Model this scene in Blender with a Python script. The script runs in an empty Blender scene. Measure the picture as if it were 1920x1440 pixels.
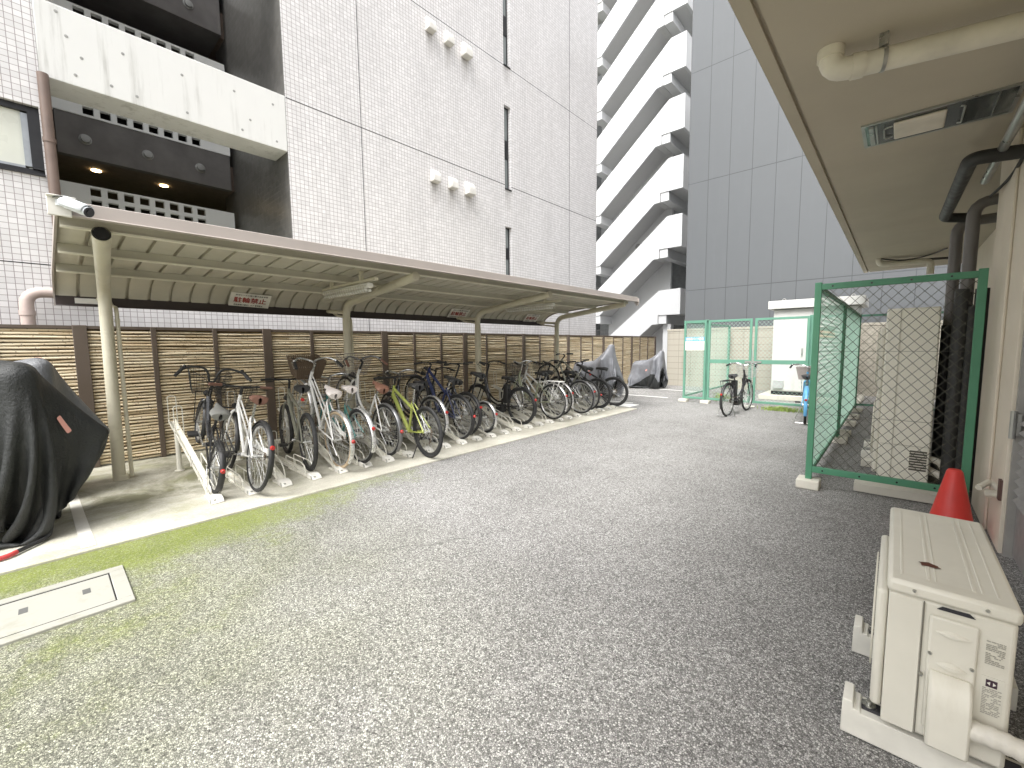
import bpy, math, random
import numpy as np
from mathutils import Vector, Matrix, Euler
random.seed(7)
S = bpy.context.scene
C = S.collection
R = math.radians
CAMZ = 1.45

# ---------------------------------------------------------------- camera
cd = bpy.data.cameras.new('camera'); cam = bpy.data.objects.new('camera', cd); C.objects.link(cam)
yaw, pit, rol = R(42.158), R(5.208), R(-0.622)
fw = Vector((-math.sin(yaw)*math.cos(pit), math.cos(yaw)*math.cos(pit), -math.sin(pit)))
rt = Vector((math.cos(yaw), math.sin(yaw), 0)); up = rt.cross(fw)
r2 = math.cos(rol)*rt + math.sin(rol)*up; u2 = -math.sin(rol)*rt + math.cos(rol)*up
cam.matrix_world = Matrix(((r2.x,u2.x,-fw.x,0),(r2.y,u2.y,-fw.y,0),(r2.z,u2.z,-fw.z,CAMZ),(0,0,0,1)))
cd.sensor_width = 36; cd.lens = 36*796.45/1920; cd.clip_start = .05; cd.clip_end = 400
S.camera = cam

# ---------------------------------------------------------------- sky, sun, exposure
W = bpy.data.worlds.new('World'); S.world = W; W.use_nodes = True
wn = W.node_tree; wn.nodes.clear()
sky = wn.nodes.new('ShaderNodeTexSky'); sky.sky_type = 'NISHITA'; sky.sun_disc = False
SUN_EL, SUN_ROT = 57, 170
sky.sun_elevation = R(SUN_EL); sky.sun_rotation = R(SUN_ROT); sky.dust_density = 5; sky.ozone_density = 1; sky.air_density = 1
hs = wn.nodes.new('ShaderNodeHueSaturation'); hs.inputs['Saturation'].default_value = .12
bg = wn.nodes.new('ShaderNodeBackground'); bg.inputs['Strength'].default_value = .15
wo = wn.nodes.new('ShaderNodeOutputWorld')
wn.links.new(sky.outputs[0], hs.inputs['Color']); wn.links.new(hs.outputs[0], bg.inputs['Color']); wn.links.new(bg.outputs[0], wo.inputs[0])
sl = bpy.data.lights.new('sun', 'SUN'); sl.energy = 1.3; sl.angle = R(32); sl.color = (1, .98, .955)
so = bpy.data.objects.new('sun', sl); C.objects.link(so)
az = R(SUN_ROT)
sd = Vector((math.sin(az)*math.cos(R(SUN_EL)), math.cos(az)*math.cos(R(SUN_EL)), math.sin(R(SUN_EL))))
so.rotation_euler = sd.to_track_quat('Z', 'Y').to_euler()
S.view_settings.view_transform = 'Standard'; S.view_settings.look = 'None'; S.view_settings.gamma = 1
S.view_settings.exposure = 1.42
S.render.engine = 'CYCLES'
S.cycles.max_bounces = 8; S.cycles.diffuse_bounces = 5; S.cycles.use_denoising = True

# ---------------------------------------------------------------- materials
def new_mat(name):
    m = bpy.data.materials.new(name); m.use_nodes = True
    nt = m.node_tree; b = nt.nodes['Principled BSDF']
    return m, nt, b
class N:
    def __init__(s, nt): s.nt = nt
    def n(s, t, **k):
        x = s.nt.nodes.new('ShaderNode'+t)
        for a, v in k.items(): setattr(x, a, v)
        return x
    def l(s, a, b): s.nt.links.new(a, b)
    def put(s, v, sock):
        if isinstance(v, (int, float)): sock.default_value = v
        elif isinstance(v, (tuple, list)): sock.default_value = (*v, 1) if len(v) == 3 and sock.type == 'RGBA' else v
        else: s.l(v, sock)
    def m(s, op, a, b=0.0, c=None, clamp=False):
        x = s.n('Math', operation=op, use_clamp=clamp); s.put(a, x.inputs[0]); s.put(b, x.inputs[1])
        if c is not None: s.put(c, x.inputs[2])
        return x.outputs[0]
    def mix(s, f, a, b, mode='MIX'):
        x = s.n('Mix', data_type='RGBA', blend_type=mode); s.put(f, x.inputs[0]); s.put(a, x.inputs[6]); s.put(b, x.inputs[7])
        return x.outputs[2]
    def noise(s, vec, scale, detail=4, rough=.55, dist=0):
        x = s.n('TexNoise'); x.inputs['Scale'].default_value = scale; x.inputs['Detail'].default_value = detail
        x.inputs['Roughness'].default_value = rough; x.inputs['Distortion'].default_value = dist
        if vec is not None: s.l(vec, x.inputs['Vector'])
        return x.outputs['Fac']
    def rng(s, v, a, b, c=0., d=1.):
        x = s.n('MapRange'); s.put(v, x.inputs[0])
        for i, q in enumerate((a, b, c, d)): x.inputs[i+1].default_value = q
        return x.outputs[0]
    def pos(s): return s.n('NewGeometry').outputs['Position']
    def obj(s): return s.n('TexCoord').outputs['Object']
    def sep(s, v): x = s.n('SeparateXYZ'); s.l(v, x.inputs[0]); return x.outputs
    def comb(s, a, b, c):
        x = s.n('CombineXYZ')
        for i, q in enumerate((a, b, c)): s.put(q, x.inputs[i])
        return x.outputs[0]
    def scl(s, v, sc):
        x = s.n('Mapping'); s.l(v, x.inputs[0]); x.inputs['Scale'].default_value = sc; return x.outputs[0]
    def line(s, u, p, o, w):      # 1 inside joints of width w at pitch p
        t = s.m('FRACT', s.m('DIVIDE', s.m('SUBTRACT', u, o), p)); return s.m('LESS_THAN', t, w/p)
    def bump(s, b, h, strength=.3, dist=.01):
        x = s.n('Bump'); x.inputs['Strength'].default_value = strength; x.inputs['Distance'].default_value = dist
        s.l(h, x.inputs['Height']); s.l(x.outputs[0], b.inputs['Normal'])
def set_b(b, rough=.6, metal=0, spec=None):
    b.inputs['Roughness'].default_value = rough; b.inputs['Metallic'].default_value = metal
    if spec is not None: b.inputs['Specular IOR Level'].default_value = spec
_mc = {}
def mat(name, col, rough=.6, metal=0, var=.12, scale=6, bump=0, bscale=80, stain=0, stain_col=(.2,.17,.12), spec=None, coat=0):
    if name in _mc: return _mc[name]
    m, nt, b = new_mat(name); q = N(nt); set_b(b, rough, metal, spec)
    P = q.pos() if scale < 0 else q.obj(); sc = abs(scale)
    f = q.noise(P, sc, 5)
    lo = tuple(c*(1-var) for c in col); hi = tuple(min(1, c*(1+var)) for c in col)
    c = q.mix(q.rng(f, .3, .7), lo, hi)
    if stain:
        g = q.noise(P, sc*.6, 8, .7, 1.2)
        c = q.mix(q.rng(g, .55, .75, 0, stain), c, stain_col)
    q.put(c, b.inputs['Base Color'])
    rr = q.rng(q.noise(P, sc*2.3, 3), .3, .7, max(.05, rough-.1), min(1, rough+.1)); q.l(rr, b.inputs['Roughness'])
    if bump: q.bump(b, q.noise(P, bscale, 4, .6), bump, .004)
    if coat: b.inputs['Coat Weight'].default_value = coat
    _mc[name] = m; return m
def emit(name, col, st):
    m, nt, b = new_mat(name); b.inputs['Base Color'].default_value = (*col, 1)
    b.inputs['Emission Color'].default_value = (*col, 1); b.inputs['Emission Strength'].default_value = st; return m

def asphalt():
    m, nt, b = new_mat('asphalt'); q = N(nt); set_b(b, .85, 0, .3)
    P = q.pos(); x, y, z = q.sep(P)
    v = q.n('TexVoronoi', feature='F1'); v.inputs['Scale'].default_value = 135; q.l(P, v.inputs['Vector']); v.inputs['Randomness'].default_value = 1
    v2 = q.n('TexVoronoi', feature='DISTANCE_TO_EDGE'); v2.inputs['Scale'].default_value = 135; q.l(P, v2.inputs['Vector'])
    cell = q.sep(v.outputs['Color'])[0]
    n1 = q.noise(P, 260, 2)
    val = q.m('ADD', q.m('MULTIPLY', cell, .75), q.m('MULTIPLY', n1, .35))
    rmp = q.n('ValToRGB'); q.l(val, rmp.inputs[0]); e = rmp.color_ramp.elements
    e[0].position = .12; e[0].color = (.16, .157, .15, 1); e[1].position = .98; e[1].color = (.72, .715, .69, 1)
    for p_, c_ in ((.40, (.31,.306,.298,1)), (.66, (.455,.45,.437,1))):
        k = e.new(p_); k.color = c_
    edge = q.rng(v2.outputs['Distance'], 0, .20, .22, 1)
    c = q.mix(1.0, rmp.outputs[0], q.comb(edge, edge, edge), 'MULTIPLY')
    big = q.noise(P, .7, 9, .68); c = q.mix(1.0, c, q.mix(q.rng(big, .3, .7), (.74,.73,.72), (1.10,1.09,1.08)), 'MULTIPLY')
    # tyre-worn paler lane and slightly dirty far corner are left to the noise; moss creeps out from the slab edge
    mo = q.noise(P, 1.6, 8, .65); mo2 = q.noise(P, 22, 5, .7)
    dx = q.rng(x, -4.28, -3.1, 1, 0); dy = q.rng(y, 1.0, 3.6, 1, 0); near = q.m('MULTIPLY', dx, dy)
    left = q.m('MULTIPLY', q.rng(x, -3.7, -1.2, .72, 0), q.rng(y, -.2, 1.4, .85, 0.0))
    base = q.m('MAXIMUM', q.m('MULTIPLY', near, 1.15), left)
    k = q.m('ADD', base, q.m('ADD', q.m('MULTIPLY', q.m('SUBTRACT', mo, .5), 1.5), q.m('MULTIPLY', q.m('SUBTRACT', mo2, .5), .9)))
    kk = q.m('MULTIPLY', q.rng(k, .33, .85, 0, .95), q.rng(q.noise(P, 48, 3, .7), .35, .6, .45, 1))
    gcol = q.mix(q.noise(P, 5, 5), (.12,.155,.025), (.29,.335,.05))
    c = q.mix(kk, c, q.mix(.14, gcol, c))
    left2 = q.m('MULTIPLY', q.rng(x, -3.6, -.3, 1, 0), q.rng(y, .2, 2.2, 1, 0.0)); olive = q.m('MULTIPLY', q.m('MULTIPLY', left2, 1.3, clamp=True), q.rng(mo, .25, .6, .35, 1)); c = q.mix(olive, c, q.mix(1.0, c, (.76,.80,.54), 'MULTIPLY'))
    # cracks
    cv = q.n('TexVoronoi', feature='DISTANCE_TO_EDGE'); cv.inputs['Scale'].default_value = .45
    q.l(q.m('ADD', x, 0), cv.inputs['Scale']) if False else None
    nd = q.n('TexNoise'); nd.inputs['Scale'].default_value = 2.2; nd.inputs['Detail'].default_value = 6; q.l(P, nd.inputs['Vector'])
    vm = q.n('VectorMath', operation='ADD'); q.l(P, vm.inputs[0]); vs = q.n('VectorMath', operation='SCALE'); q.l(nd.outputs['Color'], vs.inputs[0]); vs.inputs['Scale'].default_value = .5
    q.l(vs.outputs[0], vm.inputs[1]); q.l(vm.outputs[0], cv.inputs['Vector'])
    cr = q.m('MULTIPLY', q.m('LESS_THAN', cv.outputs['Distance'], .004), q.m('GREATER_THAN', q.noise(P, .35, 2), .62))
    c = q.mix(q.m('MULTIPLY', cr, .5), c, (.12,.12,.11))
    q.put(c, b.inputs['Base Color'])
    h = q.m('SUBTRACT', q.m('ADD', q.m('MULTIPLY', edge, .7), q.m('MULTIPLY', cell, .5)), cr); q.bump(b, h, .55, .006)
    return m
def slab_mat():
    m, nt, b = new_mat('slab_concrete'); q = N(nt); set_b(b, .85, 0, .3)
    P = q.pos(); x, y, z = q.sep(P)
    c = q.mix(q.rng(q.noise(P, 1.3, 8, .65), .3, .7), (.38,.36,.30), (.64,.62,.55))
    f = q.noise(P, 70, 4, .7); c = q.mix(1.0, c, q.mix(q.rng(f, .3, .7), (.78,.78,.76), (1.1,1.1,1.08)), 'MULTIPLY')
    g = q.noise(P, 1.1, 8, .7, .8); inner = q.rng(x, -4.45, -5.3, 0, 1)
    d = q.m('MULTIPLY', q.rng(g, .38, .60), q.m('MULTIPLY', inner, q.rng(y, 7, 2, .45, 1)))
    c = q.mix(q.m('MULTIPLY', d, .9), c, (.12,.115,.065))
    gm = q.m('MULTIPLY', q.rng(q.noise(P, 2.2, 7, .7), .5, .72), q.rng(y, 3.2, .5, 0, .5)); c = q.mix(gm, c, (.22,.23,.09))
    q.put(c, b.inputs['Base Color']); q.bump(b, f, .35, .004)
    return m
def tile_mat(name, ax, pu, pv, w, col, grout, var=.06, rough=.25, ou=0, ov=0, dirt=.12, drips=()):
    m, nt, b = new_mat(name); q = N(nt); set_b(b, rough, 0, .5)
    P = q.pos(); xyz = q.sep(P); u, v = xyz[ax[0]], xyz[ax[1]]
    j = q.m('MAXIMUM', q.line(u, pu, ou, w), q.line(v, pv, ov, w))
    wn_ = q.n('TexWhiteNoise', noise_dimensions='2D'); q.l(q.comb(q.m('FLOOR', q.m('DIVIDE', q.m('SUBTRACT', u, ou), pu)), q.m('FLOOR', q.m('DIVIDE', q.m('SUBTRACT', v, ov), pv)), 0), wn_.inputs['Vector'])
    c = q.mix(wn_.outputs['Value'], tuple(k*(1-var) for k in col), tuple(min(.9, k*(1+var)) for k in col))
    dn = q.noise(q.scl(P, (1.2, 1.2, .25)), 1.5, 7, .6); c = q.mix(q.rng(dn, .45, .8, 0, dirt*2), c, tuple(k*.7 for k in col))
    gc = q.mix(q.noise(P, 3, 4), tuple(k*.8 for k in grout), tuple(k*1.2 for k in grout))
    c = q.mix(j, c, gc)
    for u0, v0, hw in drips:
        k = q.m('MULTIPLY', q.m('MULTIPLY', q.rng(v, v0-.6, v0, 0, 1), q.m('LESS_THAN', v, v0)), q.rng(q.m('ABSOLUTE', q.m('SUBTRACT', u, u0)), hw*.3, hw, 1, 0))
        c = q.mix(q.m('MULTIPLY', k, q.rng(dn, .3, .6, .25, .75)), c, (.20,.185,.17))
    q.put(c, b.inputs['Base Color'])
    q.put(q.m('ADD', q.m('MULTIPLY', j, .6), rough, clamp=True), b.inputs['Roughness'])
    q.bump(b, q.m('SUBTRACT', 1.0, j), .35, .003)
    return m
def streak_mat(name, col, dark, amt=.5, joint=None, rough=.7, ax=1):
    m, nt, b = new_mat(name); q = N(nt); set_b(b, rough, 0, .35); P = q.pos(); xyz = q.sep(P)
    sc = (5, 5, .35)
    s = q.noise(q.scl(P, sc), 1.4, 7, .7); big = q.noise(P, .8, 5, .6)
    f = q.m('MULTIPLY', q.rng(s, .52, .78), q.rng(big, .35, .65)); c = q.mix(q.m('MULTIPLY', f, amt), col, dark)
    c = q.mix(q.rng(q.noise(P, 3, 6), .3, .7, 0, .12), c, tuple(k*.8 for k in col))
    if joint:
        j = None
        for a, p, o, w in joint:
            t = q.line(xyz[a], p, o, w); j = t if j is None else q.m('MAXIMUM', j, t)
        c = q.mix(q.m('MULTIPLY', j, .6), c, tuple(k*.25 for k in col)); q.bump(b, q.m('SUBTRACT', 1., j), .5, .006)
    else: q.bump(b, q.noise(P, 40, 5, .6), .12, .004)
    q.put(c, b.inputs['Base Color']); return m
def bamboo_mat():
    m, nt, b = new_mat('bamboo'); q = N(nt); set_b(b, .55, 0, .4); P = q.pos(); x, y, z = q.sep(P)
    wv = q.n('TexWhiteNoise', noise_dimensions='2D'); q.l(q.comb(q.m('FLOOR', q.m('DIVIDE', z, .0135)), q.m('FLOOR', q.m('DIVIDE', y, .667)), 0), wv.inputs['Vector'])
    n = q.noise(q.scl(P, (1, 2.2, 45)), 1.3, 6, .65)
    rmp = q.n('ValToRGB'); q.l(q.m('ADD', q.m('MULTIPLY', wv.outputs[0], .30), q.m('MULTIPLY', n, .75)), rmp.inputs[0]); e = rmp.color_ramp.elements
    e[0].position = .2; e[0].color = (.36,.25,.13,1); e[1].position = .8; e[1].color = (.86,.77,.58,1)
    k = e.new(.45); k.color = (.60,.48,.31,1); k = e.new(.6); k.color = (.76,.66,.48,1)
    kn = q.m('LESS_THAN', q.m('FRACT', q.m('ADD', q.m('DIVIDE', y, .31), q.m('MULTIPLY', wv.outputs[0], 7.3))), .035)
    c = q.mix(q.m('MULTIPLY', kn, .6), rmp.outputs[0], (.13,.08,.04)); q.put(c, b.inputs['Base Color']); return m

# ---------------------------------------------------------------- mesh builder
class MB:
    def __init__(s): s.v = []; s.f = []
    def add(s, vs, fs):
        o = len(s.v); s.v += [tuple(p) for p in vs]; s.f += [tuple(i+o for i in f) for f in fs]; return s
    def box(s, x0, y0, z0, x1, y1, z1):
        x0, x1 = min(x0,x1), max(x0,x1); y0, y1 = min(y0,y1), max(y0,y1); z0, z1 = min(z0,z1), max(z0,z1)
        return s.add([(x0,y0,z0),(x1,y0,z0),(x1,y1,z0),(x0,y1,z0),(x0,y0,z1),(x1,y0,z1),(x1,y1,z1),(x0,y1,z1)],
                     [(3,2,1,0),(4,5,6,7),(0,1,5,4),(1,2,6,5),(2,3,7,6),(3,0,4,7)])
    def bar(s, a, b, w, h, upv=(0,0,1)):
        a, b = Vector(a), Vector(b); d = (b-a).normalized(); u = Vector(upv)
        sd_ = d.cross(u); sd_ = sd_.normalized() if sd_.length > 1e-6 else Vector((1,0,0)); n = sd_.cross(d)
        vs = [p + sd_*w/2*i + n*h/2*j for p in (a, b) for i, j in ((-1,-1),(1,-1),(1,1),(-1,1))]
        return s.add(vs, [(3,2,1,0),(4,5,6,7),(0,1,5,4),(1,2,6,5),(2,3,7,6),(3,0,4,7)])
    def prism(s, poly, axis, lo, hi):
        def mk(p, t): return {0:(t,p[0],p[1]), 1:(p[0],t,p[1]), 2:(p[0],p[1],t)}[axis]
        n = len(poly); area = sum(poly[i][0]*poly[(i+1)%n][1]-poly[(i+1)%n][0]*poly[i][1] for i in range(n))
        if (area < 0) != (axis == 1): poly = poly[::-1]
        vs = [mk(p, lo) for p in poly] + [mk(p, hi) for p in poly]
        fs = [tuple(range(n-1,-1,-1)), tuple(range(n, 2*n))] + [(i, (i+1)%n, n+(i+1)%n, n+i) for i in range(n)]
        return s.add(vs, fs)
    def tube(s, pts, r, n=8, caps=True, closed=False):
        P = [Vector(p) for p in pts]; m = len(P); rs = r if isinstance(r, (list, tuple)) else [r]*m
        T = []
        for i in range(m):
            if closed: t = P[(i+1)%m]-P[i-1]
            else: t = P[min(i+1,m-1)]-P[max(i-1,0)]
            T.append(t.normalized() if t.length > 1e-9 else Vector((0,0,1)))
        u = T[0].orthogonal().normalized(); vs = []
        for i in range(m):
            u = (u - T[i]*u.dot(T[i])); u = u.normalized() if u.length > 1e-6 else T[i].orthogonal().normalized(); w = T[i].cross(u)
            for k in range(n):
                a = 2*math.pi*k/n; vs.append(P[i] + (u*math.cos(a)+w*math.sin(a))*rs[i])
        fs = []
        for i in range(m if closed else m-1):
            j = (i+1)%m
            for k in range(n): fs.append((i*n+k, i*n+(k+1)%n, j*n+(k+1)%n, j*n+k))
        if caps and not closed: fs += [tuple(range(n-1,-1,-1)), tuple((m-1)*n+k for k in range(n))]
        return s.add(vs, fs)
    def lathe(s, prof, n=24, c=(0,0,0), axis=2, cap=True):
        vs = []; m = len(prof)
        for r_, z_ in prof:
            for k in range(n):
                a = 2*math.pi*k/n; x, y = r_*math.cos(a), r_*math.sin(a)
                p = {2:(x,y,z_), 1:(y,z_,x), 0:(z_,x,y)}[axis]; vs.append((p[0]+c[0], p[1]+c[1], p[2]+c[2]))
        fs = [(i*n+k, i*n+(k+1)%n, (i+1)*n+(k+1)%n, (i+1)*n+k) for i in range(m-1) for k in range(n)]
        if cap: fs += [tuple(range(n-1,-1,-1)), tuple((m-1)*n+k for k in range(n))]
        return s.add(vs, fs)
    def grid(s, rows, flip=False):
        m, n = len(rows), len(rows[0]); vs = [p for r_ in rows for p in r_]
        fs = [(i*n+j, i*n+j+1, (i+1)*n+j+1, (i+1)*n+j) for i in range(m-1) for j in range(n-1)]
        if flip: fs = [f[::-1] for f in fs]
        return s.add(vs, fs)
    def sphere(s, c, r, n=12, m=8, sc=(1,1,1)):
        rows = []
        for i in range(m+1):
            t = math.pi*i/m
            rows.append([(c[0]+r*sc[0]*math.sin(t)*math.cos(2*math.pi*k/n), c[1]+r*sc[1]*math.sin(t)*math.sin(2*math.pi*k/n), c[2]+r*sc[2]*math.cos(t)) for k in range(n+1)])
        return s.grid(rows, True)
def arc_pts(pts, k=6):      # Catmull-Rom through pts
    P = [Vector(p) for p in pts]; out = []
    for i in range(len(P)-1):
        p0, p1, p2, p3 = P[max(i-1,0)], P[i], P[i+1], P[min(i+2,len(P)-1)]
        for j in range(k):
            t = j/k; out.append(.5*((2*p1)+(p2-p0)*t+(2*p0-5*p1+4*p2-p3)*t*t+(3*p1-p0-3*p2+p3)*t**3))
    out.append(P[-1]); return out
def fillet(pts, rad, k=5):  # polyline with rounded corners
    P = [Vector(p) for p in pts]; out = [P[0]]
    for i in range(1, len(P)-1):
        a, b, c = P[i-1], P[i], P[i+1]; d1 = (a-b); d2 = (c-b); r_ = min(rad, d1.length*.49, d2.length*.49)
        s_, e_ = b+d1.normalized()*r_, b+d2.normalized()*r_
        for j in range(k+1):
            t = j/k; out.append((1-t)**2*s_+2*t*(1-t)*b+t*t*e_)
    out.append(P[-1]); return out

ORG = {}
def thing(name, label, cat, loc=(0,0,0), group=None, rot=None):
    o = bpy.data.objects.new(name, None); C.objects.link(o); o.location = loc; o.empty_display_size = .1
    if rot: o.rotation_euler = rot
    o['label'] = label; o['category'] = cat
    if group: o['group'] = group
    ORG[o.name] = Vector(loc); return o
def mesh_of(name, mb, m, org=Vector((0,0,0)), smooth=35):
    me = bpy.data.meshes.new(name); me.from_pydata([(p[0]-org[0], p[1]-org[1], p[2]-org[2]) for p in mb.v], [], mb.f); me.update()
    if m: me.materials.append(m)
    if smooth: me.shade_smooth(); me.set_sharp_from_angle(angle=R(smooth))
    return me
def part(parent, name, mb, m, world=True, bevel=0, label=None, smooth=35):
    org = ORG.get(parent.name, Vector((0,0,0))) if world else Vector((0,0,0))
    me = mb if isinstance(mb, bpy.types.Mesh) else mesh_of(name, mb, m, org, smooth)
    o = bpy.data.objects.new(name, me); C.objects.link(o); o.parent = parent; ORG[o.name] = org if world else ORG.get(parent.name, Vector((0,0,0)))
    if bevel: bv = o.modifiers.new('bevel', 'BEVEL'); bv.width = bevel; bv.segments = 2; bv.limit_method = 'ANGLE'; bv.angle_limit = R(40)
    if label: o['label'] = label
    return o
def solo(name, mb, m, label=None, cat=None, group=None, kind=None, loc=(0,0,0), bevel=0):
    me = mesh_of(name, mb, m, Vector(loc)); o = bpy.data.objects.new(name, me); C.objects.link(o); o.location = loc
    if label: o['label'] = label
    if cat: o['category'] = cat
    if group: o['group'] = group
    if kind: o['kind'] = kind
    ORG[o.name] = Vector(loc)
    if bevel: bv = o.modifiers.new('bevel', 'BEVEL'); bv.width = bevel; bv.segments = 2; bv.limit_method = 'ANGLE'; bv.angle_limit = R(40)
    return o
def text_mesh(body, size, sx=1.0, bold=0.0):
    cu = bpy.data.curves.new('t', 'FONT'); cu.body = body; cu.size = size; cu.align_x = 'CENTER'; cu.align_y = 'CENTER'; cu.offset = bold; cu.resolution_u = 2
    o = bpy.data.objects.new('t', cu); C.objects.link(o); dg = bpy.context.evaluated_depsgraph_get()
    me = bpy.data.meshes.new_from_object(o.evaluated_get(dg)); bpy.data.objects.remove(o); bpy.data.curves.remove(cu)
    for v in me.vertices: v.co.x *= sx
    return me
def text_part(parent, name, body, size, m, mw, sx=1.0, bold=0.0, target=None):
    me = text_mesh(body, size, sx, 0); me.name = name
    if target and len(me.vertices):
        xs = [v.co.x for v in me.vertices]; w = max(xs)-min(xs); cx = (max(xs)+min(xs))/2
        for v in me.vertices: v.co.x = (v.co.x-cx)*target/max(w,1e-6)
    if bold:
        n0 = len(me.vertices); vs = [v.co.copy() for v in me.vertices]; fs = [tuple(p.vertices) for p in me.polygons]; V2, F2 = [], []
        for k, (a_, b_) in enumerate(((0,0),(1,0),(-1,0),(0,1),(0,-1))): V2 += [(v.x+a_*bold, v.y+b_*bold, v.z+k*.0002) for v in vs]; F2 += [tuple(i+k*n0 for i in f) for f in fs]
        me = bpy.data.meshes.new(name); me.from_pydata(V2, [], F2); me.update()
    me.transform(Matrix.Translation(-ORG[parent.name]) @ mw); me.materials.clear(); me.materials.append(m)
    o = bpy.data.objects.new(name, me); C.objects.link(o); o.parent = parent; return o
def chain(mb, o, u, v, w, h, du=.08, dv=.086, r=.0016, off=None):
    # woven diamond mesh filling the w x h rectangle at o (unit axes u, v)
    o, u, v = Vector(o), Vector(u), Vector(v); n_ = u.cross(v)
    for sgn in (1, -1):
        k0 = -int(h/dv)-2 if sgn > 0 else 0; k1 = int(w/du)+int(h/dv)+3
        for k in range(k0, k1):
            # line: a = k*du + sgn*t*du, b = t*dv
            a0 = k*du; t0, t1 = 0.0, h/dv
            if sgn > 0: ta, tb = (0-a0)/du, (w-a0)/du
            else: ta, tb = (a0-w)/du, a0/du
            t0, t1 = max(t0, ta), min(t1, tb)
            if t1-t0 < .05: continue
            p = o+u*(a0+sgn*t0*du)+v*(t0*dv)+n_*r*sgn; q_ = o+u*(a0+sgn*t1*du)+v*(t1*dv)+n_*r*sgn
            mb.tube([p, q_], r, 4, False)
    return mb
# ================================================================ setting
M_asph = asphalt(); M_slab = slab_mat()
g = MB(); g.grid([[(-150+300*i/2, -150+300*j/2, 0) for j in range(3)] for i in range(3)], True)
solo('ground', g, M_asph, kind='structure')
g = MB(); g.box(-7.32, -5, -.1, -4.235, 8.82, .018)
solo('concrete_pavement', g, M_slab, kind='structure', bevel=.006)
M_line = streak_mat('road_paint', (.78,.78,.75), (.3,.3,.28), .7)
g = MB()
for y0, x0, x1 in ((9.62,-6.9,-4.75), (11.15,-6.9,-4.5), (13.1,-6.6,-4.3)): g.grid([[(x0,y0,.004),(x0,y0+.1,.004)],[(x1,y0,.004),(x1,y0+.1,.004)]], True)
g.grid([[(-4.95,9.0,.004),(-4.95,9.5,.004)],[(-4.5,9.0,.004),(-4.5,9.5,.004)]], True)
solo('road_marking', g, M_line, kind='structure')
M_pale = streak_mat('slab_line', (.66,.64,.58), (.35,.34,.27), .8)
g = MB(); g.grid([[(-5.95,.07,.022),(-5.95,.14,.022)],[(-4.3,.09,.022),(-4.3,.17,.022)]], True)
solo('bay_marking', g, M_pale, kind='structure')

# ---------------------------------------------------------------- tiled building, left
M_tile = tile_mat('white_tile', (1,2), .0715, .0700, .0062, (.67,.658,.66), (.28,.25,.25), .07, dirt=.2, drips=[(6.086,8.14,.12),(6.581,8.11,.12),(7.10,8.08,.14),(6.108,5.05,.12),(6.609,5.03,.12),(7.117,5.01,.14),(8.54,5.50,.16),(8.54,8.54,.16)])
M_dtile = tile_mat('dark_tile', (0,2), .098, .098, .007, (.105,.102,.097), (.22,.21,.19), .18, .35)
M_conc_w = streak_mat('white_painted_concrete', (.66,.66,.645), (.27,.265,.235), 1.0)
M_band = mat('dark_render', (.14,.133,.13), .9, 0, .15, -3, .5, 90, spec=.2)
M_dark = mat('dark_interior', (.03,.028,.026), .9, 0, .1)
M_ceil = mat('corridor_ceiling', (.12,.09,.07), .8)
M_block = streak_mat('screen_block', (.72,.73,.72), (.45,.45,.43), .4)
M_alu = mat('dark_frame', (.03,.03,.032), .4, .6)
M_glass = mat('window_glass', (.16,.18,.18), .08, 0, .1, 1, spec=.8)
M_frost = mat('frosted_glass', (.62,.63,.56), .35, 0, .08, 1.3)
M_brownpipe = mat('brown_pipe', (.16,.115,.095), .5)
M_pinkpipe = mat('faded_pipe', (.52,.42,.38), .5)
XF = -7.8
tb = thing('tiled_building', 'white tiled apartment block with dark recessed corridor behind the bamboo fence', 'building', (XF, 3.05, 0))
ZT = 12.6
w = MB()
w.box(XF-.3, 3.05, 0, XF, 8.42, ZT); w.box(XF-.3, 8.67, 0, XF, 12.97, ZT)
wins = [(3.24,4.565), (5.53,7.60), (8.57,10.64), (11.6,13.6)]
zz = 0
for a, b_ in wins + [(ZT, ZT)]:
    w.box(XF-.3, 8.42, zz, XF, 8.67, a); zz = b_
w.box(XF-.3, .235, 0, XF, 3.05, 2.46)
w.box(XF-.3, .2, 0, XF, .235, ZT); w.box(XF-.3, -7, 0, XF, .2, 3.57); w.box(XF-.3, -7, 4.36, XF, .2, ZT)
w.box(XF-5, 12.95, 0, XF-.3, 12.97, ZT)
part(tb, 'wall', w, M_tile)
w = MB(); w.box(XF,4.406,1.2,XF+.0015,4.418,ZT); part(tb,'expansion_joint',w,M_alu)
w = MB(); w.box(XF,11.35,1.2,XF+.0015,11.364,ZT); part(tb,'expansion_joint',w,M_alu)
for z_ in (5.615,8.545):
    for ya,yb in ((3.06,4.406),(4.418,8.42),(8.67,11.35),(11.364,12.96)): w = MB(); w.box(XF,ya,z_-.006,XF+.0015,yb,z_+.006); part(tb,'expansion_joint',w,M_alu)
w = MB(); w.box(XF,-6,2.49,XF+.0015,.2,2.502); part(tb,'expansion_joint',w,M_alu)
w = MB(); w.box(-11.4, 3.05, 2.46, XF-.3, 3.2, ZT); w.box(-11.4, .1, 2.46, XF-.3, .235, ZT); w.box(XF-.3, 3.045, 2.46, XF-.004, 3.05, ZT)
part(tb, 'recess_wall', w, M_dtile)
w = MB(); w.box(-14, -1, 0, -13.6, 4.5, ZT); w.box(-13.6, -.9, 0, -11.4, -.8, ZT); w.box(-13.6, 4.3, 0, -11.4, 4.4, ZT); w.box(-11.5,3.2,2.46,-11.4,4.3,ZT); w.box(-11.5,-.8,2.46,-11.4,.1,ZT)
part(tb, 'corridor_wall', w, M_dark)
w = MB()
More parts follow.
